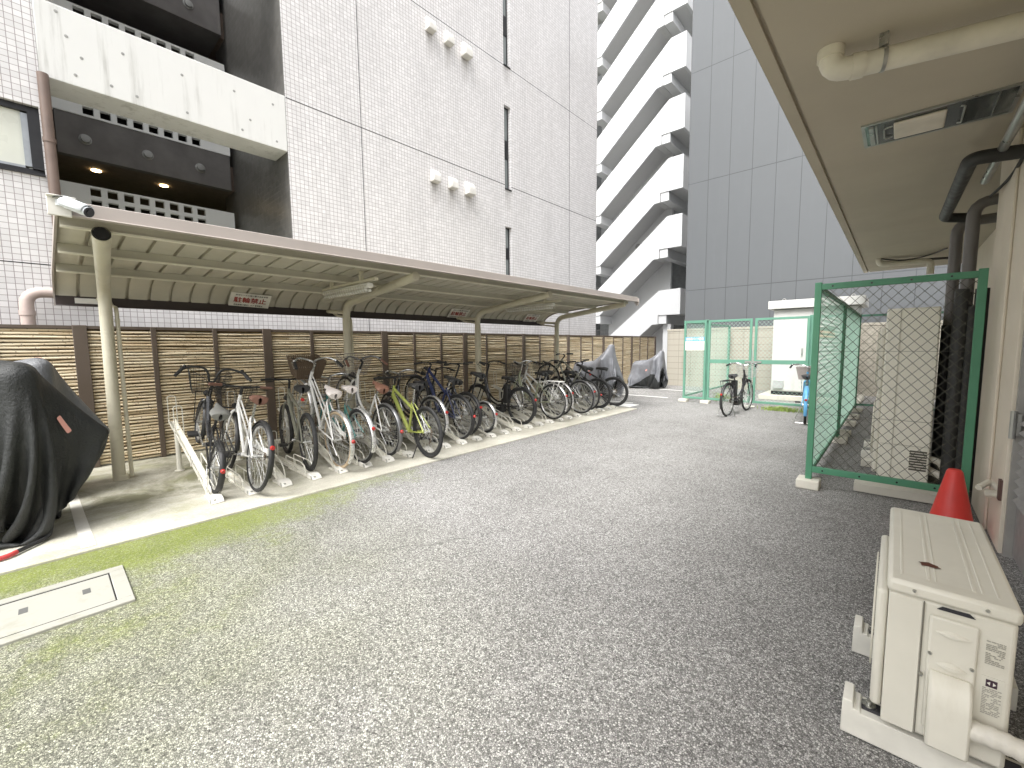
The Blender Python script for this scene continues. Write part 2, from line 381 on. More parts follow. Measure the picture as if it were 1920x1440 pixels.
for k in (0, 1, 2): w = MB(); w.box(-13.6, -.8, 4.80+3.06*k, -10.75, 4.3, 5.3+3.06*k); part(tb, 'corridor_ceiling', w, M_ceil)
for k in (0, 1, 2):
    w = MB(); w.box(-10.74, .44, 4.763+3.06*k, -10.6, 2.96, 5.456+3.06*k)
    w.box(-13.5, .44, 4.775+3.06*k, -10.74, 2.96, 4.80+3.06*k) if k else None
    bd = part(tb, 'floor_band', w, M_band, bevel=.006)
    for y in (.79, 1.62, 2.43):
        v = MB(); v.lathe([(.085,0),(.085,.012),(.07,.016),(.06,.012),(.058,.05),(.02,.055),(.0,.055)], 20, (-10.6, y, 5.07+3.06*k), 0)
        part(bd, 'round_vent', v, mat('vent_grey', (.26,.26,.25), .45, .3))
def screen(z0, rows):
    s = MB(); y0, n, p, hw = .79, 8, .219, .137; x0, x1 = -10.68, -10.585
    s.box(x0, .40, z0, x1, y0, z0+rows*.2); s.box(x0, y0+n*p-(p-hw), z0, x1, 2.97, z0+rows*.2)
    for r_ in range(rows):
        zb = z0+r_*.2; s.box(x0, y0, zb, x1, y0+n*p-(p-hw), zb+.035); s.box(x0, y0, zb+.165, x1, y0+n*p-(p-hw), zb+.2)
        for k in range(n-1): s.box(x0, y0+k*p+hw, zb+.035, x1, y0+(k+1)*p, zb+.165)
    return s
for z0, rows in ((2.50, 9), (5.458, 9), (8.52, 9)): part(tb, 'block_screen', screen(z0, rows), M_block)
for k in (0, 1):
    w = MB(); w.box(-8.34, .237, 4.74+3.06*k, XF+.003, 3.047, 5.632+3.06*k)
    bm = part(tb, 'balcony_beam', w, M_conc_w, bevel=.01)
    if k == 0:
        h = MB()
        for y, z in ((.43,5.55),(.5,5.3),(.62,5.1),(.55,4.87),(.88,4.88),(1.02,5.34),(1.13,4.85),(1.65,5.35),(1.68,4.85),(2.3,5.4),(2.38,4.86),(2.5,5.05),(2.85,5.42),(2.88,4.85)):
            h.lathe([(.018,0),(.018,.003),(.012,.004),(.0,.004)], 10, (XF+.003, y, z), 0)
        part(bm, 'tie_hole', h, mat('tie_grey', (.3,.3,.29), .9))
for a, b_ in wins:
    f = MB(); x0, x1 = XF-.13, XF-.09
    f.box(x0, 8.42, a, x1, 8.445, b_); f.box(x0, 8.645, a, x1, 8.67, b_); f.box(x0, 8.445, a, x1, 8.645, a+.03); f.box(x0, 8.445, b_-.03, x1, 8.645, b_)
    mz = a+(b_-a)*.38; f.box(x0+.005, 8.445, mz, x1+.005, 8.645, mz+.32*(b_-a)*.7); f.box(XF-.09, 8.42, a-.03, XF+.02, 8.67, a)
    fo = part(tb, 'window_frame', f, M_alu)
    p = MB(); p.box(XF-.12, 8.445, a+.03, XF-.105, 8.645, b_-.03); part(fo, 'pane', p, M_glass)
f = MB(); x0, x1 = XF-.16, XF-.06
f.box(x0, -7, 3.57, x1, .2, 3.63); f.box(x0, -7, 4.29, x1, .2, 4.36); f.box(x0-.02, .10, 3.63, x1+.03, .2, 4.29); f.box(x0,-1.4,3.63,x1,-1.35,4.29); f.box(XF-.06, -7, 3.545, XF+.03, .2, 3.57)
fo = part(tb, 'window_frame', f, M_alu)
f = MB(); f.box(XF-.13, .045, 3.66, XF-.07, .10, 4.27); f.box(XF-.13,-1.35,3.63,XF-.07,.045,3.66); part(fo, 'sash', f, mat('grey_sash', (.34,.36,.38), .4, .5))
p = MB(); p.box(XF-.115, -1.35, 3.66, XF-.105, .045, 4.29); part(fo, 'pane', p, M_frost)
for y, z in ((6.086,8.26),(6.581,8.235),(7.10,8.22),(6.108,5.17),(6.609,5.155),(7.117,5.153)):
    big = 1.15 if y > 7 else 1.0; h = MB(); a = .1*big
    prof = [(XF,-.13*big),(XF+.15*big,-.12*big),(XF+.15*big,-.02*big),(XF+.13*big,.06*big),(XF+.08*big,.12*big),(XF,.14*big)]
    h.prism([(q[0], q[1]+z) for q in prof], 1, y-a, y+a)
    part(tb, 'vent_hood', h, mat('hood_ivory', (.60,.585,.55), .45), bevel=.012)
d = MB(); d.tube([(XF+.06,.262,2.2),(XF+.06,.262,4.74)], .052, 14)
for z in (3.2, 3.95): d.lathe([(.06,0),(.06,.05)], 14, (XF+.06,.262,z))
part(tb, 'downpipe', d, M_brownpipe)
d = MB(); d.tube(fillet([(-7.6,-.07,.0),(-7.6,-.07,2.14),(-7.6,.6,2.14)], .16), .062, 14); d.lathe([(.07,0),(.07,.06)], 14, (-7.6,-.07,1.86))
part(tb, 'drain_pipe', d, M_pinkpipe)
for x, y in ((-11.3,.95),(-11.35,1.95)):
    l_ = MB(); l_.lathe([(.07,0),(.07,.012),(0,.012)], 16, (x, y, 4.782)); part(tb, 'ceiling_light', l_, emit('warm_lamp', (1,.72,.35), 9))

# ---------------------------------------------------------------- white block with open stairs
M_white = streak_mat('white_render', (.57,.575,.58), (.38,.38,.38), .35)
M_grey_under = streak_mat('stair_soffit', (.50,.50,.495), (.30,.30,.29), .3)
Y0 = 21.5
sb = thing('stair_building', 'white apartment block with a zigzag open concrete staircase up its front', 'building', (-10.5, Y0, 0))
w = MB(); w.box(-12.88, 22.9, 0, -9.2, 23.1, 27); part(sb, 'wall', w, M_white)
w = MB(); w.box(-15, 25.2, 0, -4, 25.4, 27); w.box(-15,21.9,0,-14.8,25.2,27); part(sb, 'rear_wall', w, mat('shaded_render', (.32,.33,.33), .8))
for k in range(-1, 7):
    dz = 2.775*k if k >= 0 else -3.32
    top = 7.8+dz if k >= 0 else 4.2
    P = lambda L: [(x, max(0, z+dz)) for x, z in L]
    lo = 3.07
    poly = [(-8.13,top),(-8.13,6.23+dz),(-9.26,6.23+dz),(-9.26,5.775+dz),(-9.56,5.76+dz)]
    sl_ = .845
    if k < 0: poly += [(-9.56-(2.44)/sl_,0),(-9.23-4.15/.83-.2,0),(-9.23,top-.05)]
    else: poly += [(-12.72,3.07+dz),(-14.6,3.07+dz),(-14.6,4.38+dz),(-12.98,4.38+dz),(-8.88,7.79+dz)]
    w = MB(); w.prism(poly, 1, Y0, Y0+.15); w.box(-8.25, Y0+.15, 6.23+dz, -8.13, 24.5, top)
    part(sb, 'stair_parapet', w, M_white)
    w = MB()
    if k >= 0: w.prism([(-9.555,5.772+dz),(-9.255,5.785+dz),(-9.255,6.1+dz),(-9.62,6.1+dz),(-12.76,3.42+dz),(-14.6,3.42+dz),(-14.6,3.08+dz),(-12.715,3.08+dz)], 1, Y0+.15, 22.9)
    else: w.prism([(-9.555,2.455),(-9.255,2.465),(-9.255,2.75),(-9.62,2.75),(-12.9,0),(-12.46,0)], 1, Y0+.15, 22.9)
    part(sb, 'stair_flight', w, M_grey_under)
    w = MB(); w.box(-9.255, Y0+.15, 6.24+dz, -8.25, 25.2, 6.42+dz); part(sb, 'landing', w, M_grey_under)
    w = MB(); w.box(-9.24, Y0+.04, 5.79+dz, -8.83, 25.2, 6.228+dz); part(sb, 'landing_beam', w, M_white)
    if k >= 0: w = MB(); w.box(-13.12, Y0+.04, 2.64+dz, -12.66, 25.2, 3.065+dz); part(sb, 'landing_beam', w, M_white)
w = MB(); w.box(-9.1, 21.8, 0, -8.7, 22.2, 2.46); part(sb, 'column', w, M_white)
for z0 in (3.9, 1.3):
    w = MB()
    for i in range(16): w.box(-14.6+i*.12, 23.2, z0, -14.58+i*.12, 23.22, z0+1.0)
    w.box(-14.7,23.19,z0+1.0,-12.88,23.23,z0+1.04); part(sb, 'railing', w, mat('rail_grey', (.25,.25,.25), .5))
v = MB(); v.lathe([(.0,-.1),(.15,-.1),(.17,-.05),(.17,0)], 20, (-11.05, 22.9, 6.86), 1); part(sb, 'wall_lamp', v, mat('lamp_ring', (.3,.3,.3), .4))

# ---------------------------------------------------------------- grey panelled building
M_gp = streak_mat('grey_panel', (.112,.119,.125), (.14,.15,.16), .3, joint=((0,.648,-4.28,.014),(2,3.55,3.255,.02)), rough=.5)
gb = thing('grey_building', 'tall slate grey panel clad building beyond the block wall', 'building', (1, 15.2, 0))
w = MB(); w.box(-5.57, 15.2, 0, 9, 27, 13.2); part(gb, 'wall', w, M_gp)

# ---------------------------------------------------------------- block wall
M_bw = streak_mat('block_wall_concrete', (.37,.345,.29), (.17,.16,.11), .9, joint=((0,.40,.05,.010),(2,.20,-.006,.010)), rough=.9)
bw = thing('block_wall', 'stained beige concrete block wall at the end of the yard', 'wall', (-2, 14.7, 0))
w = MB(); w.box(-5.95, 14.65, 0, 3, 14.77, 1.86); part(bw, 'wall_face', w, M_bw)
w = MB(); w.box(-5.96, 14.64, 1.862, 3, 14.78, 1.94); part(bw, 'coping', w, M_bw, bevel=.006)

# ---------------------------------------------------------------- beige apartment block, right
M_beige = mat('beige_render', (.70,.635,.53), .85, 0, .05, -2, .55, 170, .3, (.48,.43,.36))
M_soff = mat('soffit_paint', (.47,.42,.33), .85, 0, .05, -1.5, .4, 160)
M_ivpipe = mat('ivory_pvc', (.66,.62,.52), .4)
M_blackpipe = mat('black_lagging', (.03,.03,.029), .55)
M_greypipe = mat('grey_pvc', (.15,.14,.135), .45)
M_steel = mat('galvanised', (.42,.42,.40), .35, .8)
ab = thing('apartment_building', 'beige rendered apartment block with a low overhanging soffit', 'building', (.58, 4, 0))
w = MB(); w.box(.58, 4.28, 0, .9, 5.45, 2.95); w.box(.9, 5.2, 0, 1.1, 12.2, 2.95); w.box(.58, -.8, 0, .9, 2.9, 2.95); w.box(.58, 2.9, 2.1, .9, 4.28, 2.95)
w.box(.58, 4.75, 0, .56, 5.45, 2.94); w.box(.9, 12.0, 0, 4, 12.2, 2.95)
part(ab, 'wall', w, M_beige, bevel=.008)
w = MB(); w.box(.58, -.8, 3.16, 5, 12.2, 4.4); w.box(-.60, -.8, 3.16, -.45, 12.2, 3.4); part(ab, 'upper_wall', w, M_beige)
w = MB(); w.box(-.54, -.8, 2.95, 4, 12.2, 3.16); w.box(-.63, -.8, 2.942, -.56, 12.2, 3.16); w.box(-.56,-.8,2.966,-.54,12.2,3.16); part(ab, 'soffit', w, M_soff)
# door leaf with louvre
w = MB(); w.box(.64, 2.9, .02, .68, 4.24, .42); w.box(.64, 2.9, .98, .68, 4.24, 2.08); w.box(.64,4.12,.42,.68,4.24,.98)
M_door = mat('grey_door', (.30,.29,.285), .5, .1, .06)
dr = part(ab, 'door', w, M_door, bevel=.004)
w = MB()
for i in range(9): w.prism([(.635,.43+i*.062),(.60,.425+i*.062),(.655,.485+i*.062),(.66,.49+i*.062)], 1, 2.92, 4.12)
part(dr, 'louvre', w, M_door)
w = MB(); w.box(.60, 4.24, 0, .70, 4.275, 2.1); part(ab, 'door_frame', w, mat('frame_grey', (.36,.35,.33), .5, .2))
w = MB(); w.tube([(.585,4.2,.81),(.585,4.2,.99)], .017, 10); w.box(.59,4.20,.83,.62,4.26,.97); part(dr, 'hinge', w, M_steel)
w = MB(); w.box(.565, 4.30, .36, .60, 4.36, .50); part(ab, 'junction_box', w, mat('rust_brown', (.11,.06,.05), .7))
w = MB(); w.tube(fillet([(.58,4.38,.42),(.53,4.40,.46),(.47,4.30,.43)], .02), .02, 8); w.tube([(.58,4.40,.38),(.52,4.42,.37)], .028, 10); part(ab, 'tap', w, M_ivpipe)
# pipes under the soffit
def pipe(name, pts, r, m, rad=.1, coll=(), n=16):
    w = MB(); w.tube(fillet(pts, rad), r, n)
    for p_, q_ in coll: w.tube([p_, q_], r*1.13, n)
    return part(ab, name, w, m)
pipe('overhead_pipe', [(-.335,2.85,3.0),(-.335,2.85,2.84),(.35,3.03,2.84),(.75,3.14,2.84)], .052, M_ivpipe, .075, [((-.335,2.85,2.955),(-.335,2.85,2.90)), ((-.25,2.873,2.84),(-.20,2.886,2.84))])
w = MB(); w.box(-.145,2.87,2.89,-.11,2.92,2.95); w.tube([(-.135,2.9,2.84),(-.12,2.904,2.84)], .057, 16); part(ab, 'pipe_bracket', w, M_steel)
pipe('far_overhead_pipe', [(-.33,10.4,3.0),(-.33,10.4,2.85),(.36,10.6,2.85),(.36,10.6,2.62)], .05, M_ivpipe, .08)
w = MB(); w.tube([(-.25,10.55,2.90),(.6,10.7,2.88)], .02, 6); w.tube(arc_pts([(-.3,10.3,2.93),(.0,10.4,2.88),(.3,10.5,2.93),(.5,9.7,2.9)]), .012, 6); part(ab, 'cable', w, M_blackpipe)
pipe('vertical_pipe', [(.80,5.62,2.66),(.44,5.62,2.66),(.425,5.62,0)], .046, M_greypipe, .12)
pipe('vertical_pipe', [(.80,6.35,2.64),(.39,6.35,2.64),(.385,6.35,0)], .048, M_greypipe, .12)
pipe('lagged_pipe', [(.55,4.55,2.72),(.315,4.48,2.72),(.285,6.25,2.69),(.5,6.3,2.66)], .046, M_blackpipe, .08)
pipe('conduit', [(.50,3.0,2.86),(.445,5.1,2.70)], .027, M_steel)
w = MB(); w.tube(arc_pts([(.57,3.0,2.80),(.57,4.3,2.72),(.56,4.9,2.66),(.5,5.3,2.62)]), .011, 6); part(ab, 'cable', w, M_blackpipe)
for x, y, h_ in ((.40,5.50,1.9),(.47,5.52,1.75),(.53,5.56,1.9),(.36,6.0,1.6),(.60,5.9,1.9)): pipe('lagged_pipe', [(x,y,h_),(x,y,.1)], .048, M_blackpipe)
for x, y in ((.62,5.6),(.70,5.9)): pipe('vertical_pipe', [(x,y,2.94),(x,y,0)], .035, mat('beige_pipe', (.50,.45,.37), .5))
# recessed soffit light
w = MB(); x0, x1, y0, y1 = -.25, .46, 3.98, 4.38
w.box(x0-.02,y0-.02,2.938,x0,y1+.02,2.97); w.box(x1,y0-.02,2.938,x1+.02,y1+.02,2.97); w.box(x0,y0-.02,2.938,x1,y0,2.97); w.box(x0,y1,2.938,x1,y1+.02,2.97)
lf = part(ab, 'soffit_light', w, M_steel)
w = MB(); w.box(x0, y0, 2.942, x1, y1, 2.949); part(lf, 'reflector', w, mat('tray_glass', (.13,.14,.135), .12, .5, .1, 3))
w = MB(); w.box(-.10, y0+.05, 2.925, .16, y1-.05, 2.941); part(lf, 'diffuser', w, mat('diffuser', (.66,.60,.50), .4), bevel=.01)
w = MB(); w.box(x0+.02,y0+.03,2.93,x0+.045,y1-.03,2.941); w.box(x0+.055,y0+.03,2.93,x0+.065,y1-.03,2.941); w.tube(fillet([(-.105,y0+.1,2.935),(-.15,y0+.1,2.93),(-.15,y1-.1,2.93),(-.105,y1-.1,2.935)],.03), .005, 6); w.tube(fillet([(.22,y0+.06,2.935),(.24,y0+.06,2.93),(.24,y1-.06,2.93),(.22,y1-.06,2.935)],.03), .005, 6); w.box(.38,y0+.02,2.935,.385,y1-.02,2.941); part(lf, 'fitting', w, M_steel)
# ================================================================ bamboo fence
M_bam = bamboo_mat()
M_brown = mat('brown_metal', (.115,.088,.068), .5, 0, .1, -2)
M_backing = mat('bamboo_backing', (.20,.14,.075), .9, 0, .3, -9)
XW = -7.2
fe = thing('bamboo_fence', 'bamboo screen fence in brown metal frames behind the bicycle shelter', 'fence', (XW, 7, 0))
ys = [-1.69+.6725*i for i in range(28)]
for i, y in enumerate(ys):
    wide = (i % 3 == 0); hw = .062 if wide else .028; w = MB(); w.box(XW-.06 if wide else XW-.05, y-hw, .018, XW+.035 if wide else XW+.028, y+hw, 1.735 if not wide else 1.742)
    part(fe, 'post', w, M_brown, bevel=.004)
w = MB(); w.box(XW-.03, ys[0], 1.70, XW+.022, ys[-1], 1.736); part(fe, 'top_rail', w, M_brown)
rnd = random.Random(3)
for i in range(27):
    y0, y1 = ys[i]+(.062 if i%3==0 else .028), ys[i+1]-(.062 if (i+1)%3==0 else .028)
    w = MB(); z = .05
    while z < 1.69:
        r_ = rnd.uniform(.0140, .0170); dz = rnd.gauss(0, .004); bow = rnd.gauss(0, .004); dx = rnd.uniform(-.006, .006)
        nx = 5; pts = [(XW+dx+rnd.gauss(0,.0015), y0+(y1-y0)*k/(nx-1), z+dz*(k/(nx-1)-.5)+bow*(1-(2*k/(nx-1)-1)**2)) for k in range(nx)]
        w.tube(pts, r_, 6, False); z += rnd.uniform(.0365, .043)
    pn = part(fe, 'bamboo_panel', w, M_bam)
    w = MB(); w.box(XW-.035, y0, .03, XW-.03, y1, 1.70); part(pn, 'backing', w, M_backing)

# ================================================================ bicycle shelter
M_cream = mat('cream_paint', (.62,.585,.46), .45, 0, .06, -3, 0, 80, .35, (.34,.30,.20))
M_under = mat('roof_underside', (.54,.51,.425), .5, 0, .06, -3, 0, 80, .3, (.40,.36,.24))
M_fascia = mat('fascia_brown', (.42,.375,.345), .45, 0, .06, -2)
M_dkbrown = mat('dark_brown_beam', (.045,.034,.033), .4)
sh = thing('bicycle_shelter', 'long cream steel cantilever bicycle shelter with a ribbed curved roof', 'shelter', (-6.29, 4.6, .018))
YP = (.50, 3.18, 5.93, 8.62)
for i, y in enumerate(YP):
    yt = y-.13 if i == 0 else y; pts = fillet([(-6.29,y-.02 if i == 0 else y,.018),(-6.29,y,2.10),(-4.46,yt,2.315)], .22, 8)
    w = MB(); w.tube(pts, .055, 18, caps=(i > 0))
    if i == 0:
        rows = []
    po = part(sh, 'post', w, M_cream)
    if i == 0:
        v = MB(); v.tube([pts[-1]+Vector((.0015,0,0)), pts[-1]-Vector((.001,0,.0))], .047, 18)
        part(po, 'open_end', v, mat('pipe_inside', (.012,.011,.01), .9))
    v = MB(); v.lathe([(.066,.019),(.063,.07),(.056,.072)], 16, (-6.29,y,0)); part(po, 'collar', v, M_cream)
    d = MB(); d.tube(fillet([(-6.93,y+.09,2.02),(-6.75,y+.09,1.95),(-6.31,y+.085,1.9),(-6.31,y+.085,.03)], .08), .019, 8)
    for z in (.45,.95,1.3,1.75): d.tube([(-6.31,y+.085,z),(-6.31,y+.085,z+.03)], .023, 8)
    part(sh, 'drain_pipe', d, M_cream)
    b_ = MB(); b_.tube(fillet([(-6.32,y,1.98),(-6.55,y,2.0),(-6.9,y,2.03)], .05), .03, 8); part(sh, 'bracket', b_, M_cream)
# corrugated roof: profile along X, ribbed along Y
def roofline():
    pts = [(-4.33, 2.437)]
    for i in range(1, 9): t = i/8; pts.append((-4.33-1.97*t, 2.437-.150*t))
    for i in range(1, 9):
        a = math.pi/2*i/8; pts.append((-6.30-.62*math.sin(a), 2.287-.30*(1-math.cos(a))))
    pts.append((-6.925, 1.97)); return pts
RL = roofline(); rows = []
nrm = []
for i in range(len(RL)):
    a = Vector((*RL[max(i-1,0)],0)); b_ = Vector((*RL[min(i+1,len(RL)-1)],0)); d_ = (b_-a).normalized(); nrm.append((d_.y, -d_.x))
yr = []
y = .145
while y < 8.87:
    yr += [(y,0),(y+.170,0),(y+.172,.034),(y+.203,.034)]; y += .205
for (x,z), (nx,nz) in zip(RL, nrm):
    s_ = 1 if nz > 0 else -1
    rows.append([(x+nx*h*s_, yy, z+nz*h*s_) for yy, h in yr])
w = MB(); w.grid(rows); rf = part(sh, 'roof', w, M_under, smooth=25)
sol = rf.modifiers.new('solid', 'SOLIDIFY'); sol.thickness = .003; sol.offset = -1
w = MB(); w.box(-4.335, .137, 2.372, -4.29, 8.90, 2.476); w.box(-4.29,.137,2.372,-4.27,8.90,2.38)
part(sh, 'fascia', w, M_fascia, bevel=.005)
for yy in (.137, 8.885):
    w = MB(); pl = [(x, z+.02) for x, z in RL]+[(x, z-.035) for x, z in reversed(RL)]
    for i in range(len(RL)-1):
        a, b_ = RL[i], RL[i+1]; w.prism([(a[0],a[1]-.03),(b_[0],b_[1]-.03),(b_[0],b_[1]+.03),(a[0],a[1]+.03)], 1, yy, yy+.015)
    part(sh, 'end_trim', w, M_fascia)
for x, z in ((-4.52,2.355),(-5.32,2.292),(-6.12,2.232)):
    w = MB(); w.box(x-.004,.16,z-.014,x+.004,8.88,z+.062); w.box(x-.03,.16,z+.062,x+.004,8.88,z+.066); pu = part(sh, 'purlin', w, mat('purlin_dim', (.45,.425,.34), .5, 0, .06, -3))  # web toned darker so the lit lower lip stands out
    w = MB(); w.box(x-.03,.16,z-.019,x+.018,8.88,z-.014); w.box(x+.014,.16,z-.014,x+.018,8.88,z-.004); part(pu, 'flange', w, mat('flange_lit', (.72,.69,.57), .45, 0, .06, -3))  # paler cream paints in the light along the lower edge
w = MB(); w.box(-6.95,.15,1.945,-6.90,8.88,2.06); w.box(-6.90,.15,1.945,-6.87,8.88,1.955); part(sh, 'rear_beam', w, M_dkbrown, bevel=.004)
w = MB(); w.box(-6.899,.30,1.975,-6.895,.50,2.035); part(sh, 'name_plate', w, mat('plate_white', (.75,.74,.7), .4))
w = MB(); w.tube([(-4.31,8.885,2.32),(-4.31,8.93,2.32)], .03, 12); w.box(-4.37,8.90,2.34,-4.27,8.92,2.45); part(sh, 'gutter_end', w, M_fascia)

M_wht = mat('white_enamel', (.74,.73,.68), .4)
M_cage = mat('wire_cream', (.55,.52,.43), .45, .3)
def tube_light(label, y, xa, xb, z):
    t = thing('tube_light', label, 'light', ((xa+xb)/2, y, z), 'wire guarded tube lights under the shelter roof')
    w = MB(); w.prism([(y-.035,z+.04),(y-.05,z),(y-.02,z-.02),(y+.02,z-.02),(y+.05,z),(y+.035,z+.04)], 0, xa, xb); part(t, 'housing', w, M_wht, bevel=.004)
    w = MB(); w.tube([(xa+.05,y-.03,z-.045),(xb-.05,y-.03,z-.045)], .016, 10); w.tube([(xa+.05,y+.03,z-.045),(xb-.05,y+.03,z-.045)], .016, 10)
    part(t, 'fluorescent_tube', w, mat('unlit_tube', (.78,.78,.75), .3))
    w = MB(); n = 20
    for i in range(n+1):
        x = xa+(xb-xa)*i/n; w.tube([(x, y+.095*math.cos(a), z-.0-.115*math.sin(a)) for a in [math.pi*k/8 for k in range(9)]], .0022, 4, False)
    for k in range(9):
        a = math.pi*k/8; w.tube([(xa, y+.095*math.cos(a), z-.115*math.sin(a)), (xb, y+.095*math.cos(a), z-.115*math.sin(a))], .0022, 4, False)
    part(t, 'wire_guard', w, M_cage)
    w = MB(); w.bar((xa-.05,y,z+.065),(xb+.15,y,z+.07),.05,.03)
    for x in (xa+.2, xb-.2): w.box(x-.02,y-.02,z+.04,x+.02,y+.02,z+.2)
    part(t, 'hanger', w, M_cream)
tube_light('wire guarded tube light beside the second post of the shelter', 2.72, -5.95, -4.75, 2.18)
tube_light('wire guarded tube light farther along, beside the third post of the shelter', 6.42, -5.95, -4.75, 2.18)

# signs on the rear of the shelter
M_sign = mat('sign_white', (.78,.76,.70), .45); M_red = mat('sign_red', (.33,.05,.04), .5); M_ink = mat('sign_ink', (.06,.06,.06), .6); M_signblue = mat('sign_blue', (.14,.42,.68), .5)
def park_sign(label, yc, tilt):
    t = thing('parking_sign', label, 'sign', (-6.785, yc, 2.118), 'no bicycle parking signs')
    ax_y = Vector((0, 1, tilt)).normalized(); ax_z = Vector((.72, 0, .70)).normalized(); nn = ax_y.cross(ax_z).normalized()
    if nn.x < 0: nn = -nn
    o = Vector((-6.785, yc, 2.118)); W_, H_ = .50, .235
    w = MB(); vs = [o+ax_y*a*W_/2+ax_z*b_*H_/2+nn*c for c in (0,.004) for a, b_ in ((-1,-1),(1,-1),(1,1),(-1,1))]
    w.add(vs, [(3,2,1,0),(4,5,6,7),(0,1,5,4),(1,2,6,5),(2,3,7,6),(3,0,4,7)]); bd = part(t, 'board', w, M_sign)
    def mw(dy, dz):
        p = o+ax_y*dy+ax_z*dz+nn*.006; return Matrix(((ax_y.x,ax_z.x,nn.x,p.x),(ax_y.y,ax_z.y,nn.y,p.y),(ax_y.z,ax_z.z,nn.z,p.z),(0,0,0,1)))
    ORG[bd.name] = ORG[t.name]
    text_part(bd, 'lettering', '駐輪禁止', .1, M_red, mw(0,-.008), target=.40, bold=.003)
    text_part(bd, 'small_print', '許可シールの無い置き自転車等', .03, M_ink, mw(.01,.082), target=.40, bold=.0006)
    text_part(bd, 'small_print', '自転車等は撤去します 管理組合', .03, M_ink, mw(-.01,-.090), target=.36, bold=.0006)
    return t
park_sign('no bicycle parking sign, nearest and largest of three under the roof', 2.03, -.035)
park_sign('no bicycle parking sign between the second and third shelter posts', 5.87, -.01)
park_sign('no bicycle parking sign at the far end of the shelter, past the third post', 8.25, 0)

# security camera on the roof corner
M_camw = mat('camera_white', (.70,.73,.76), .35); M_lens = mat('lens_black', (.03,.03,.035), .15)
sc = thing('security_camera', 'white bullet security camera bracketed to the near corner of the shelter roof', 'camera', (-4.3, .16, 2.45))
w = MB(); w.box(-4.34,.10,2.478,-4.22,.24,2.486); w.box(-4.29,.10,2.36,-4.262,.215,2.478); part(sc, 'bracket', w, mat('bracket_cream', (.74,.72,.66), .4), bevel=.003)
a = Vector((-4.235,.185,2.445)); d_ = Vector((.74,.56,-.38)).normalized(); b_ = a+d_*.185
w = MB(); w.tube([a, a+d_*.01, b_], [.028,.034,.034], 20); part(sc, 'camera_body', w, M_camw)
u_ = d_.cross(Vector((0,0,1))).normalized(); n_ = u_.cross(d_)
w = MB(); rows = []
for t_ in (.0, .175): rows.append([a+d_*t_+(u_*math.cos(q)+n_*math.sin(q))*.041 for q in [math.pi*(-.12+1.24*k/14) for k in range(15)]])
w.grid(rows); hd = part(sc, 'sun_hood', w, M_camw); sl2 = hd.modifiers.new('s','SOLIDIFY'); sl2.thickness = .003
w = MB(); w.tube([b_, b_+d_*.004], .033, 20); w.tube([b_+d_*.004, b_+d_*.010], .018, 16); part(sc, 'lens', w, M_lens)
w = MB(); w.tube([a+Vector((-.035,-.02,.0)), a+d_*.03], .02, 10); w.tube([a-Vector((.035,.02,.02)), a-Vector((.035,.02,-.02))], .026, 12); part(sc, 'mount', w, M_camw)
w = MB(); w.tube(arc_pts([(-4.24,.13,2.47),(-4.2,.16,2.475),a+n_*.03,a-d_*.005]), .004, 6); part(sc, 'cable', w, M_blackpipe)

# ================================================================ green mesh fences
M_green = mat('green_paint', (.07,.235,.135), .45, 0, .07, -3)
M_greenl = mat('faded_green_paint', (.115,.27,.195), .5, 0, .07, -3)
M_wire = mat('mesh_wire', (.055,.055,.038), .5, .2); M_wireg = mat('mesh_wire_green', (.38,.58,.47), .5)
M_cb = streak_mat('concrete_block', (.60,.575,.50), (.3,.28,.22), .5)
def footing(parent, x, y, s=.085, h=.10):
    w = MB(); w.box(x-s, y-s, 0, x+s, y+s, h); return part(parent, 'footing', w, M_cb, bevel=.012)
def angle_rail(w, a, b_, s=.045): w.bar(a, b_, s, s)
en = thing('mesh_enclosure', 'dark green chain link enclosure around the tall outdoor unit', 'fence', (-.08, 5.05, 0))
H_ = 2.0; YE = 5.05; XE = -.590; YB = 11.2
for x in (XE, .475):
    w = MB(); w.box(x-.027, YE-.02, .09 if x < 0 else .0, x+.027, YE+.02, H_+.015); part(en, 'post', w, M_green, bevel=.004)
for y in (7.62, 7.86, YB):
    w = MB(); w.box(XE-.022, y-.022, .06, XE+.022, y+.022, H_); part(en, 'post', w, M_green, bevel=.003)
for za, zc in ((H_-.055,H_),(.165,.225)): w = MB(); w.box(XE+.027, YE-.018, za, .448, YE+.018, zc); part(en, 'front_rail', w, M_green, bevel=.003)
bo = MB()
for z in (H_-.028, .195):
    for x in (-.48,-.2,.06,.3): bo.lathe([(.008,-.022),(.008,-.018)], 8, (x, YE, z), 1)
part(en, 'bolt', bo, M_lens)
for za in (H_-.05, .14): w = MB(); w.box(XE-.018, YE+.02, za, XE+.018, YB, za+.04); part(en, 'side_rail', w, M_green)
for za in (H_-.05, .14): w = MB(); w.box(XE, YB-.018, za, .9, YB+.018, za+.04); part(en, 'back_rail', w, M_greenl)
w = chain(MB(), (XE+.032, YE, .225), (1,0,0), (0,0,1), 1.01, H_-.28, .083, .094, .0026)
w.tube([(XE+.03,YE+.004,1.36),(.44,YE+.004,1.36)], .002, 4); w.tube([(XE+.03,YE+.004,.75),(.44,YE+.004,.75)], .002, 4)
part(en, 'mesh', w, M_wire)
part(en, 'mesh', chain(MB(), (XE, YE+.02, .18), (0,1,0), (0,0,1), YB-YE-.04, H_-.23, .083, .094, .003), M_wireg)
part(en, 'mesh', chain(MB(), (XE, YB, .18), (1,0,0), (0,0,1), 1.5, H_-.23, .083, .094, .002), M_wire)
footing(en, XE, YE+.01, .095, .095)
for y in (7.62, 8.25, 9.3, 10.2, YB): footing(en, XE+.03, y, .1, .085)

